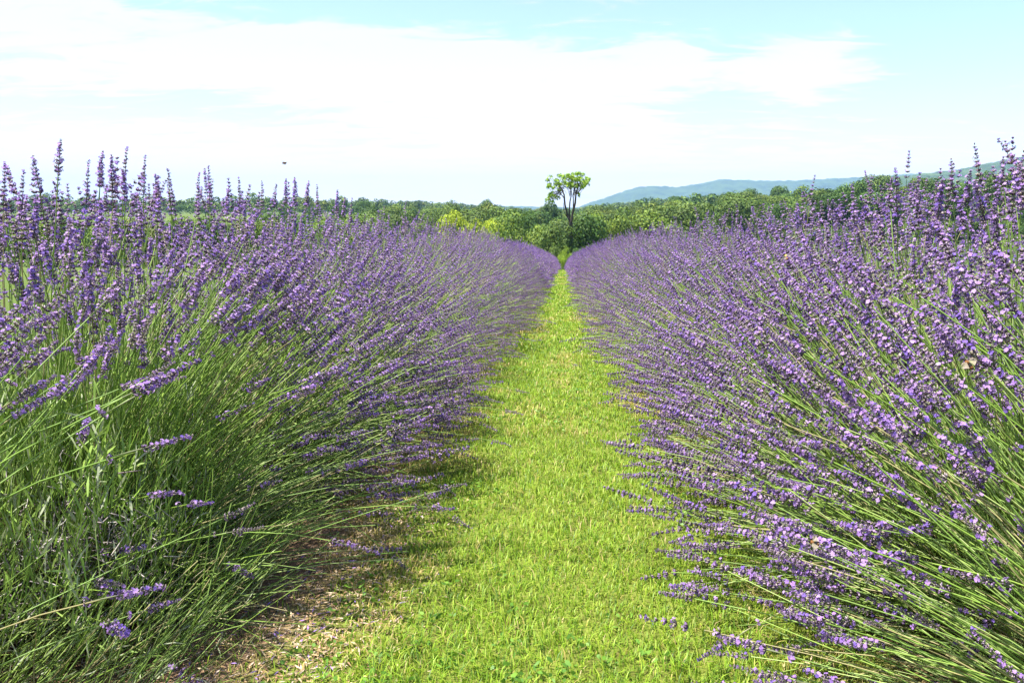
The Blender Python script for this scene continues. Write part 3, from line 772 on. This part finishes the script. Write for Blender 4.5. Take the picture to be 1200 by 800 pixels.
# ------------------------------------------------------------------ the rows beyond: bushes with joined stalks
def mid_variant(seed, H, n):
    rr = np.random.default_rng(seed); RU, RY = 0.78, 0.58
    base, e1, e3, L, bow, g = stalk_set(rr, n, H, RU, RY); k = len(L)
    st = stems_joined(base, e1, e3, L, bow, np.full(k, 0.0014), STEM_COL[rr.integers(0, 6, k)] * rr.uniform(0.8, 1.15, k)[:, None], 5, 0)
    tg = unit(e3 - 4 * bow[:, None] * e1); f1, f2 = frame(tg, rr.normal(size=(k, 3)))
    R = np.stack([f1, f2, tg], 2) * rr.uniform(0.85, 1.2, k)[:, None, None]; tip = base + e3 * L[:, None]
    which = rr.integers(0, 4, k); which = np.where((g[:, 2] < 0.3) & (rr.random(k) < 0.3), 4, which)
    ch = []
    tint = rr.uniform(0.8, 1.2, (k, 1)) * np.ones((1, 3))
    for q in range(5):
        s_ = which == q
        if s_.any(): ch.append(batch((MID_T + [MID_G])[q], R[s_], tip[s_], tint[s_]))
    leaf, twig, shoot, sl = core_parts(rr, 1300, 220, 420, H, RU, RY, 1.3, 0, 1, 0)
    return (link_mesh('flower_spikes', *concat(ch), [M_PETAL, M_CALYX]), link_mesh('flower_stalks', *concat([st, shoot]), [M_STEM]),
            link_mesh('foliage', *concat([leaf, twig, sl]), [M_LEAF, M_TWIG]))
FAR_T = [spike_far(300 + i) for i in range(4)]
def far_variant(seed, H, n):
    rr = np.random.default_rng(seed); RU, RY = 0.78, 0.58
    base, e1, e3, L, bow, g = stalk_set(rr, n, H, RU, RY); k = len(L)
    st = stems_joined(base, e1, e3, L, bow, np.full(k, 0.0022), STEM_COL[rr.integers(0, 6, k)] * rr.uniform(0.8, 1.15, k)[:, None], 3, 2)
    tg = unit(e3 - 4 * bow[:, None] * e1); f1, f2 = frame(tg, rr.normal(size=(k, 3)))
    R = np.stack([f1, f2, tg], 2) * rr.uniform(0.9, 1.25, k)[:, None, None]; tip = base + e3 * L[:, None]
    which = rr.integers(0, 4, k); ch = [st]; tint = rr.uniform(0.8, 1.2, (k, 1)) * np.ones((1, 3))
    for q in range(4):
        s_ = which == q
        ch.append(batch(FAR_T[q], R[s_], tip[s_], tint[s_]))
    leaf, twig, shoot, sl = core_parts(rr, 420, 60, 120, H, RU, RY, 2.6, 3, 3, 2)
    return link_mesh('lavender_bush', *concat(ch + [leaf, shoot]), [M_PETAL, M_CALYX, M_STEM, M_LEAF])
MIDV = [mid_variant(400 + i, 0.95, 900) for i in range(5)]
FARV = [far_variant(500 + i, 0.95, 860) for i in range(5)]
rr = np.random.default_rng(9)
for side, xc, H, word in ((-1, XL, HL, 'left'), (1, XR, HR, 'right')):
    y = 3.74; k = 0
    while y < 63:
        x = xc + rr.normal(0, 0.035); s = H / 0.95 * rr.uniform(0.93, 1.06); rz = rr.normal(0, 0.10); fl = rr.choice([-1.0, 1.0])
        loc = (x, y, float(ground_z(x, y)))
        if y < 14:
            o = empty('lavender_bush', loc); o.rotation_euler.z = rz; o.scale = (s * fl, s, s)
            for nm, me in zip(('flower_spikes', 'flower_stalks', 'foliage'), MIDV[(k + (0 if side < 0 else 2)) % 5]):
                obj(nm, me, o, 'stuff')
            lab = 'purple lavender bush merged with its neighbours, %s from the camera in the %s row' % (['fifth', 'sixth', 'seventh', 'eighth', 'ninth', 'tenth', 'eleventh', 'twelfth', 'thirteenth', 'fourteenth', 'fifteenth', 'sixteenth', 'seventeenth', 'eighteenth', 'nineteenth', 'twentieth'][k], word)
        else:
            o = obj('lavender_bush', FARV[(k * 2 + (0 if side < 0 else 1)) % 5]); o.location = loc; o.rotation_euler.z = rz; o.scale = (s * fl, s, s)
            lab = 'small far lavender bush in the hazy purple end of the %s row' % word
        tag(o, lab, 'lavender', 'lavender bushes planted in two rows along the path')
        y += rr.uniform(0.68, 0.78) * (1 if y < 30 else 1.12); k += 1

# ------------------------------------------------------------------ trees
def tube_path(t, P, r0, r1, sides=7, m=1):
    V, F, Co, M = stem_tube(P, r0, r1, sides, (0.1, 0.08, 0.06), m)
    t.append((V, F, Co, M))
def crown_cards(rr, lobes, n, size, cols):
    """leaf clumps spread over and through lumpy lobes: (centre, radii, weight)"""
    w = np.array([l[2] for l in lobes], float); w /= w.sum()
    pick = rr.choice(len(lobes), n, p=w)
    cen = np.array([l[0] for l in lobes], float)[pick]; rad = np.array([l[1] for l in lobes], float)[pick]
    g = unit(rr.normal(size=(n, 3)))
    g[:, 2] = np.where((g[:, 2] < -0.2) & (rr.random(n) < 0.55), -g[:, 2], g[:, 2])
    q = rr.uniform(0.4, 1.0, n) ** 0.35 * (1 + 0.22 * (rr.random(n) - 0.5))
    p = cen + g * rad * q[:, None]
    nrm = unit(g + rr.normal(0, 0.38, (n, 3)) + np.array([0, 0, 0.35])); e1, e2 = frame(nrm, rr.normal(size=(n, 3)))
    s = size * rr.uniform(0.55, 1.3, n)
    a = e1 * s[:, None]; b = e2 * (s * rr.uniform(0.45, 0.8, n))[:, None]
    V = np.stack([p - a, p - b * 0.9 + a * 0.1, p + a, p + b + a * 0.15 + nrm * (s * 0.25)[:, None]], 1).reshape(-1, 3)
    F = (np.array([[0, 1, 2], [0, 2, 3]])[None] + (np.arange(n) * 4)[:, None, None]).reshape(-1, 3)
    lobe_t = rr.uniform(0.82, 1.18, len(lobes))[pick]
    col = np.array(cols)[rr.integers(0, len(cols), n)] * (rr.uniform(0.8, 1.2, n) * lobe_t)[:, None]
    return V, F, np.repeat(col[:, None], 4, 1).reshape(-1, 3), np.zeros(len(F), int)
GREEN = [(0.07, 0.122, 0.02), (0.095, 0.15, 0.023), (0.052, 0.098, 0.018), (0.12, 0.172, 0.026)]
def tree_variant(seed, n=1500, wide=1.0, flat=1.0, low=False):
    """unit tree: height 1, crown and trunk meshes"""
    rr = np.random.default_rng(seed)
    lobes = []
    nl = rr.integers(11, 17)
    for k in range(nl):
        a = rr.random() * 6.28; u = rr.random() ** 0.6; zz = rr.uniform(0.30 if low else 0.42, 0.86)
        env = math.sqrt(max(0.04, 1 - ((zz - 0.5) / 0.44) ** 2))
        rad = 0.36 * wide * env * u
        r = rr.uniform(0.13, 0.22)
        lobes.append(((math.cos(a) * rad, math.sin(a) * rad, zz * flat), (r * 1.15 * wide, r * 1.15 * wide, r * 0.9), r * r))
    lobes.append(((0, 0, 0.55 * flat), (0.24 * wide, 0.24 * wide, 0.26), 0.05))
    lobes.append(((0, 0, 0.22), (0.26 * wide, 0.26 * wide, 0.18), 0.04 if low else 0.012))
    cc = crown_cards(rr, lobes, n, 0.021, GREEN)
    top = np.percentile(cc[0][:, 2], 99.5); wid = np.percentile(np.hypot(cc[0][:, 0], cc[0][:, 1]), 97) * 2
    cc[0][:, 2] /= top; cc[0][:, :2] /= wid          # unit height, unit width
    crown = link_mesh('crown', *cc, [M_TREE])
    parts = []
    tube_path(parts, [(0, 0, -0.04), (0.01, 0, 0.2), (-0.01, 0.01, 0.45), (0.01, 0, 0.7)], 0.028, 0.008)
    for l in lobes[:6]:
        c = np.array(l[0]); tube_path(parts, [(0, 0, 0.18 + 0.2 * rr.random()), c * np.array([0.5, 0.5, 0.8]), c], 0.012, 0.004, 5)
    V, F, Co, M = concat(parts)
    trunk = link_mesh('trunk', V, F, Co, np.zeros(len(F), int), [M_BARK], True)
    return crown, trunk
TREEV = [tree_variant(600 + i, 5200, [1.0, 1.15, 0.85, 1.05, 1.3, 0.95, 1.1, 0.9][i], [1, 0.96, 1.02, 1, 0.92, 1, 0.97, 1][i], i in (4, 5)) for i in range(8)]
def place_tree(x, y, h, width, tint, label, group=None, var=None, name='broadleaf_tree'):
    v = TREEV[random.randrange(8) if var is None else var]
    o = empty(name, (x, y, float(ground_z(x, y)) - 0.1)); o.rotation_euler.z = random.random() * 6.28
    o.scale = (width, width, h)
    for nm, me in zip(('crown', 'trunk'), v):
        c = obj(nm, me, o); c.color = (*tint, 1)
    tag(o, label, 'tree', group)
    return o
def tree_px(px, top, y, wpx, tint, label, var=None, group=None, name='broadleaf_tree'):
    """a tree at distance y whose crown spans wpx pixels and whose top shows at pixel row top"""
    p = at(px, top, y); g = float(ground_z(p.x, y)); h = max(p.z - g, 2.5)
    return place_tree(p.x, y, h, max(wpx / F_PX * y, h / 1.7), tint, label, group, var, name)
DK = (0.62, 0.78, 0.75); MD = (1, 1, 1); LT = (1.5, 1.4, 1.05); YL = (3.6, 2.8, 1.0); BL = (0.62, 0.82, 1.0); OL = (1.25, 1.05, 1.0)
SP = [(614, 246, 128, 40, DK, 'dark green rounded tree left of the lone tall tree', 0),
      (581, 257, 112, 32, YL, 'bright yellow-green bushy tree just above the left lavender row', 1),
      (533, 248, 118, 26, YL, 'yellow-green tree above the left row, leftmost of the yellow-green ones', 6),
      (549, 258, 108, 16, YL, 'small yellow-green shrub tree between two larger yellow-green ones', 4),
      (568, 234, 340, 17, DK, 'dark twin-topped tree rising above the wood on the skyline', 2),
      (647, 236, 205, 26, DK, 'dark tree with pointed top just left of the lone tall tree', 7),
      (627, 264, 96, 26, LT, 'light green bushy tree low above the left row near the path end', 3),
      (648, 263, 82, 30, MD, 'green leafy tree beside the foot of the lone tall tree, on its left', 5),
      (683, 251, 84, 30, DK, 'dark green tree beside the foot of the lone tall tree, on its right', 0),
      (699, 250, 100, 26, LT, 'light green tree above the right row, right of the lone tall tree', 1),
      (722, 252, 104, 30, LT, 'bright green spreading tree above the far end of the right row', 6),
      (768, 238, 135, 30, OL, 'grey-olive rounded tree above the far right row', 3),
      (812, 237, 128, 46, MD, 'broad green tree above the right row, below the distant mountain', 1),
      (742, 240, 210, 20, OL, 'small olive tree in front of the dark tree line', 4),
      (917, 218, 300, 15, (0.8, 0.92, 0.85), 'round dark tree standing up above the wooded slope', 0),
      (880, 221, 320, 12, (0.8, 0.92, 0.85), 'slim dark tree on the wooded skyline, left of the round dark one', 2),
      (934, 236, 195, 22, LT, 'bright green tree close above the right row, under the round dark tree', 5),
      (977, 232, 190, 18, DK, 'dark green tree low on the right wooded slope', 7),
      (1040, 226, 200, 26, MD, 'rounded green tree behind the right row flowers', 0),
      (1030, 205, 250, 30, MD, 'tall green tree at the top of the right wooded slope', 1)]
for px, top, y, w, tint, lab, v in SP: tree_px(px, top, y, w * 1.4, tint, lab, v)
# shrubs at the end of the path
for px, top, y, w, tint, lab, v in [(663, 296, 66, 13, (2.4, 2.2, 1.2), 'light green shrub at the end of the grass path', 4), (676, 290, 68, 14, DK, 'dark shrub at the foot of the lone tall tree', 0),
                                    (690, 285, 70, 16, MD, 'green shrub right of the dark shrub at the path end', 3), (652, 288, 70, 15, MD, 'green shrub left of the light green one at the path end', 5)]:
    tree_px(px, top, y, w * 1.3, tint, lab, v, None, 'shrub')
for k, px in enumerate(range(800, 1260, 16)):
    y = random.uniform(140, 165); p = at(px + random.uniform(-6, 6), 245, y)
    place_tree(p.x, y, random.uniform(3.5, 6), random.uniform(5, 7.5), random.choice([MD, DK, MD, OL]), 'leafy shrub at the edge of the right-hand wood, just above the right row', 'shrubs at the wood edge', random.choice([4, 5]), 'shrub')
# the wood in the valley, tree by tree out to a third of a kilometre
taken = [(s[0], s[2]) for s in SP]
count = 0
far_pts = []
d = 100.0
while d < 900:
    step = (8.5 + d * 0.006) / d * F_PX
    px = -40 + random.random() * step
    while px < 1290:
        y = d * random.uniform(0.95, 1.05); p = at(px, 245, y)
        ok = True
        if px < 430 and y < 400: ok = False
        if px < 500 and y < 150: ok = False
        if px > 830 and y < 160: ok = False
        if y < 125 and 636 < px < 700: ok = False
        if any(abs(px - a) < 14 and abs(y - b) < 14 for a, b in taken): ok = False
        if ok:
            h = random.uniform(6.8, 13.4) + (0.5 if p.x > 30 else 0); w = random.uniform(8, 12.5)
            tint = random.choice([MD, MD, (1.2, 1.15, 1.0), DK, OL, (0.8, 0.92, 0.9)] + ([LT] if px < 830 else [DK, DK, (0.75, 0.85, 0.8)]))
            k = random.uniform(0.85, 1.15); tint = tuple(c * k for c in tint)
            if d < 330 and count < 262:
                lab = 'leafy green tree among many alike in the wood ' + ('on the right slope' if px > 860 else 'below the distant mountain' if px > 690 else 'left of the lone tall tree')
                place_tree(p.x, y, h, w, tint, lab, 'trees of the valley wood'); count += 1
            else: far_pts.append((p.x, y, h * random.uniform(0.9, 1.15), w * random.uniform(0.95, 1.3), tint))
        px += step * random.uniform(0.75, 1.2)
    d *= 1.105
# scattered hedge trees beyond the field on the far left
for px, top, y, w in [(12, 236, 330, 20), (60, 238, 380, 26), (95, 237, 400, 24), (130, 236, 400, 22), (165, 238, 410, 24), (205, 240, 380, 26), (240, 241, 360, 24), (300, 240, 300, 26),
                      (335, 241, 260, 24), (365, 243, 240, 22), (395, 240, 230, 20), (425, 236, 300, 16), (450, 241, 260, 22), (480, 243, 230, 20), (310, 250, 130, 26), (355, 252, 120, 30), (390, 255, 112, 24)]:
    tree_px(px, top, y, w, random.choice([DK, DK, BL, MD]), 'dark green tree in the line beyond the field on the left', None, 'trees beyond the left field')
for k, px in enumerate(range(-30, 440, 15)):
    tree_px(px + random.uniform(-8, 8), 257 + random.uniform(-4, 5), random.uniform(85, 125), random.uniform(45, 75), random.choice([DK, MD, DK, LT, OL]),
            'low leafy shrub glimpsed between the flower spikes of the left row', None, 'shrubs behind the left row', 'shrub')
def far_wood():
    rr = np.random.default_rng(71); ch = []
    tm = []
    for i in range(5):
        lob = [((rr.uniform(-0.28, 0.28), rr.uniform(-0.28, 0.28), rr.uniform(0.35, 0.8)), (0.2, 0.2, 0.17), 1) for _ in range(7)] + [((0, 0, 0.4), (0.38, 0.38, 0.34), 2)]
        tm.append(crown_cards(rr, lob, 420, 0.058, GREEN))
    # a deep belt of wood far off, on the valley floor and the right hill
    for _ in range(900):
        y = rr.uniform(650, 1900); px = rr.uniform(-60, 1260); p = at(px, 245, y)
        far_pts.append((p.x, y, rr.uniform(9, 14), rr.uniform(12, 22), random.choice([MD, DK, LT, OL])))
    A = np.array([(a, b, c, e) for a, b, c, e, t in far_pts]); Ti = np.array([t for *_, t in far_pts])
    g = ground_z(A[:, 0], A[:, 1]); which = rr.integers(0, 5, len(A)); ang = rr.uniform(0, 6.28, len(A))
    R = np.zeros((len(A), 3, 3)); R[:, 0, 0] = np.cos(ang) * A[:, 3]; R[:, 0, 1] = -np.sin(ang) * A[:, 3]; R[:, 1, 0] = np.sin(ang) * A[:, 3]; R[:, 1, 1] = np.cos(ang) * A[:, 3]; R[:, 2, 2] = A[:, 2]
    T = np.stack([A[:, 0], A[:, 1], g], 1)
    for k in range(5):
        s_ = which == k; ch.append(batch(tm[k], R[s_], T[s_], Ti[s_]))
    o = obj('far_wood', link_mesh('far_wood', *concat(ch), [M_TREE]))
    tag(o, 'far green woodland reading as one mass below the blue hills', 'woodland', kind='stuff')
far_wood()

def lone_tree():
    y = 73.0; sc = y / F_PX
    b = at(667, 300, y); g = float(ground_z(b.x, y))
    root = empty('lone_tree', (b.x, y, g))
    tag(root, 'tall slender tree with bare forked trunk and umbrella crown at the path end', 'tree')
    def L(px, py, dy=0.0):
        p = at(px, py, y); return np.array((p.x - b.x, dy, p.z - g))
    base = np.array((0, 0, -0.2))
    trunk = []; limbs = []
    tube_path(trunk, [base, L(668, 300), L(669, 280), L(669, 262)], 0.24, 0.17, 8)
    me = link_mesh('trunk', *concat(trunk), [M_BARK, M_BARK], True); tr = obj('trunk', me, root)
    for P, r0, r1 in [([L(669, 263), L(665, 252, .1), L(662, 240, .2), L(661, 228, .3), L(658, 220, .4), L(652, 213, .6)], 0.14, 0.04),
                      ([L(669, 264), L(671, 250, -.1), L(674, 238, -.2), L(675, 226, -.3), L(678, 217, -.3), L(684, 210, -.5)], 0.15, 0.04),
                      ([L(668, 262), L(667, 248, .2), L(668, 236, .4), L(670, 226, .5), L(668, 214, .6)], 0.11, 0.03),
                      ([L(670, 256), L(672, 244, .5), L(672, 232, .7), L(675, 222, .8)], 0.10, 0.03),
                      ([L(661, 232, .3), L(656, 226, .1), L(650, 225, -.1), L(645, 222, -.2)], 0.05, 0.015),
                      ([L(675, 228, -.3), L(681, 222, -.6), L(686, 217, -.9)], 0.06, 0.015),
                      ([L(665, 255, .1), L(661, 248, -.2), L(660, 238, -.4)], 0.05, 0.02),
                      ([L(658, 221, .4), L(650, 230, .3), L(646, 236, .2)], 0.03, 0.01)]:
        p = []; tube_path(p, P, r0 * 0.85, r1 * 0.8, 6); obj('limb', link_mesh('limb', *concat(p), [M_BARK, M_BARK], True), root)
    rr = np.random.default_rng(8)
    lob = []
    for px, py, rx, rz, dy in [(652, 212, 7, 5, .3), (660, 208, 6, 4.5, -.4), (667, 209, 7, 5.5, .5), (675, 208, 7, 5, -.6), (682, 210, 6, 5, .2), (664, 215, 5, 4, -.8), (680, 217, 6, 4, -.9),
                               (686, 214, 4, 4, .7), (645, 220, 4, 4, -.2), (648, 229, 5, 4, .1), (643, 235, 3.5, 3.5, .2), (655, 222, 3, 3, .9), (672, 216, 6, 4, 1.0), (678, 229, 2.2, 3, -.4), (644, 228, 3, 3, .4)]:
        for _ in range(9):
            c = L(px + rr.normal(0, rx * 0.62), py + rr.normal(0, rz * 0.55), dy + rr.normal(0, 0.6)); k = rr.uniform(0.28, 0.62)
            lob.append((c, (rx * sc * k, max(rx * sc * k, 0.35), rz * sc * k * 1.15), rx * rz))
    cr = link_mesh('crown', *crown_cards(rr, lob, 5200, 0.085, GREEN), [M_TREE]); c = obj('crown', cr, root); c.color = (2.6, 2.5, 1.4, 1)
    tw = []
    for l in lob[::2]:
        c_ = np.array(l[0]); st = np.array(L(668 + 0.45 * ((c_[0]) / sc), 222 + rr.uniform(-4, 10), c_[1] * 0.4)); tube_path(tw, [st, (st + c_) / 2 + rr.normal(0, 0.12, 3), c_], 0.022, 0.008, 4)
    obj('twigs', link_mesh('twigs', *concat(tw), [M_BARK, M_BARK]), root, 'stuff')
    lob = [(L(668 + rr.normal(0, 3), rr.uniform(268, 305), rr.normal(0, .3)), (0.45, 0.45, 0.5), 1) for _ in range(9)]
    iv = link_mesh('climbing_ivy', *crown_cards(rr, lob, 700, 0.13, GREEN), [M_TREE]); c = obj('climbing_ivy', iv, root); c.color = (0.8, 0.85, 0.8, 1)
lone_tree()

# ------------------------------------------------------------------ bees
def ellipsoid(rx, ry, rz, cen, bands, seg=12, ring=8):
    t = Tmpl(); V = []; Co = []; F = []
    for i in range(ring + 1):
        th = math.pi * i / ring; u = i / ring
        col = bands[min(int(u * len(bands)), len(bands) - 1)]
        for j in range(seg):
            a = 6.283 * j / seg
            V.append((cen[0] + rx * math.sin(th) * math.cos(a), cen[1] - ry * math.cos(th), cen[2] + rz * math.sin(th) * math.sin(a))); Co.append(tuple(col))
    for i in range(ring):
        for j in range(seg):
            a = i * seg + j; b_ = i * seg + (j + 1) % seg
            F += [(a, b_, b_ + seg), (a, b_ + seg, a + seg)]
    t.add(V, F, Co, 0); return t.arr()
M_BEE = leaf_mat('bee_fur', 0.85, 0.0, 0.2)
M_WING = bpy.data.materials.new('bee_wing'); M_WING.use_nodes = True
_p = M_WING.node_tree.nodes['Principled BSDF']; _p.inputs['Base Color'].default_value = (0.5, 0.42, 0.3, 1); _p.inputs['Alpha'].default_value = 0.45; _p.inputs['Roughness'].default_value = 0.3
BK = (0.012, 0.010, 0.009); OR = (0.75, 0.33, 0.05); YE = (0.85, 0.55, 0.12); BR = (0.16, 0.07, 0.02)
def bee_meshes(fur, bands):
    head = link_mesh('head', *ellipsoid(0.0019, 0.0016, 0.0018, (0, 0.0062, -0.0004), [BK]), [M_BEE], True)
    thorax = link_mesh('thorax', *ellipsoid(0.0031, 0.0032, 0.0029, (0, 0.0025, 0), [fur]), [M_BEE], True)
    abd = link_mesh('abdomen', *ellipsoid(0.0033, 0.0052, 0.0031, (0, -0.0042, -0.0006), bands, 12, 12), [M_BEE], True)
    t = Tmpl()
    def wing(s):
        t = Tmpl(); n = 9; V = [(0.0012 * s, 0.003, 0.0027)]
        for k in range(n):
            a = -0.35 + 2.1 * k / (n - 1); V.append((0.0012 * s + s * 0.0115 * math.sin(math.pi * (0.15 + 0.7 * k / (n - 1))) * math.cos(a * 0.6), 0.003 + 0.002 - 0.011 * k / (n - 1), 0.0035 + 0.0012 * math.sin(k)))
        t.add(V, [(0, k, k + 1) if s > 0 else (0, k + 1, k) for k in range(1, n)], (0.5, 0.4, 0.3), 0); return t.arr()
    wings = [link_mesh('wing', *wing(s), [M_WING]) for s in (1, -1)]
    legs = []
    for s in (1, -1):
        for yy in (0.004, 0.002, 0.0):
            V = stem_tube([(s * 0.0022, yy, -0.002), (s * 0.0042, yy - 0.0006, -0.0026), (s * 0.0048, yy - 0.0018, -0.0058)], 0.0004, 0.00025, 4, BK, 0)
            legs.append(link_mesh('leg', *V, [M_BEE]))
    ant = [link_mesh('antenna', *stem_tube([(s * 0.0007, 0.0075, 0.0005), (s * 0.0014, 0.009, 0.0012), (s * 0.0022, 0.0104, 0.0006)], 0.0002, 0.00015, 4, BK, 0), [M_BEE]) for s in (1, -1)]
    return [('head', head), ('thorax', thorax), ('abdomen', abd)] + [('wing', w) for w in wings] + [('leg', l) for l in legs] + [('antenna', a) for a in ant]
BEE_O = bee_meshes(YE, [OR, BK, BK, OR, BK, BR]); BEE_D = bee_meshes(BR, [BK, BK, BR, BK, BK, BK])
TIPW = np.array([t[0] for t in near_tips]); TIPA = np.array([t[1] for t in near_tips])
TIPC = TIPW + TIPA * 0.045
TPR = project(TIPC)
def bee(px, py, meshes, label, scale=1.0, flying=None, maxd=3.4):
    if flying:
        loc = at(px, py, flying); rot = Matrix.Rotation(1.1, 3, 'Z') @ Matrix.Rotation(0.25, 3, 'Y')
    else:
        d2 = np.hypot(TPR[:, 0] - px, TPR[:, 1] - py) + 6 * TPR[:, 2]
        i = int(np.argmin(d2)); ax = Vector(TIPA[i]); toc = (cam.location - Vector(TIPC[i])).normalized()
        up = (toc + Vector((0, 0, 0.5))); up = (up - up.dot(ax) * ax).normalized(); side = ax.cross(up)
        rot = Matrix((side, ax, up)).transposed(); loc = Vector(TIPC[i]) + up * 0.0125
    o = empty('bee', loc); o.rotation_euler = rot.to_euler(); o.scale = (scale,) * 3
    for nm, me in meshes: obj(nm, me, o)
    tag(o, label, 'bee')
bee(333, 191, BEE_D, 'dark bee in flight against the sky above the left row', 0.9, flying=2.1)
bee(918, 302, BEE_O, 'golden bee on the purple flowers of the right row, below the round dark tree', 1.0)
bee(1191, 383, BEE_O, 'orange bumblebee on a flower spike at the right edge of the picture', 1.25)
bee(853, 401, BEE_O, 'small orange-brown bee low on the path side of the right row', 0.9)
bee(1124, 438, BEE_D, 'dark bee hanging on a flower among bright green stems on the right', 1.0)
bee(348, 325, BEE_D, 'black furry bee on a flower spike of the left row', 1.2)
bee(950, 640, BEE_D, 'brown bee on low flowers near the bottom right', 0.9)
bee(1020, 321, BEE_D, 'small dark bee among dense purple flowers, right of the golden one', 0.85)

# ------------------------------------------------------------------ haze: pale air over the whole place
def haze():
    x = 6300; z0 = -22.0; z1 = 268.0
    V = [(sx * x, sy * x, z) for z in (z0, z1) for sx, sy in ((-1, -1), (1, -1), (1, 1), (-1, 1))]
    Q = [(0, 3, 2, 1), (4, 5, 6, 7), (0, 1, 5, 4), (1, 2, 6, 5), (2, 3, 7, 6), (3, 0, 4, 7)]
    F = [(q[0], q[1], q[2]) for q in Q] + [(q[0], q[2], q[3]) for q in Q]
    m = bpy.data.materials.new('haze'); m.use_nodes = True; t = m.node_tree; t.nodes.clear()
    v = t.nodes.new('ShaderNodeVolumePrincipled')
    v.inputs['Color'].default_value = (0.36, 0.60, 1.0, 1); v.inputs['Density'].default_value = 0.00013; v.inputs['Anisotropy'].default_value = 0.1
    v.inputs['Density Attribute'].default_value = ''; v.inputs['Temperature Attribute'].default_value = ''
    m.cycles.homogeneous_volume = True
    o_ = t.nodes.new('ShaderNodeOutputMaterial'); t.links.new(v.outputs[0], o_.inputs['Volume'])
    o = obj('haze', link_mesh('haze', V, F, None, None, [m])); o['kind'] = 'stuff'
    tag(o, 'pale blue summer haze over the far hills', 'haze', kind='stuff')
haze()
print('grass blades', n_grass, 'trees', count, 'far trees', len(far_pts), 'near spikes', len(near_tips))
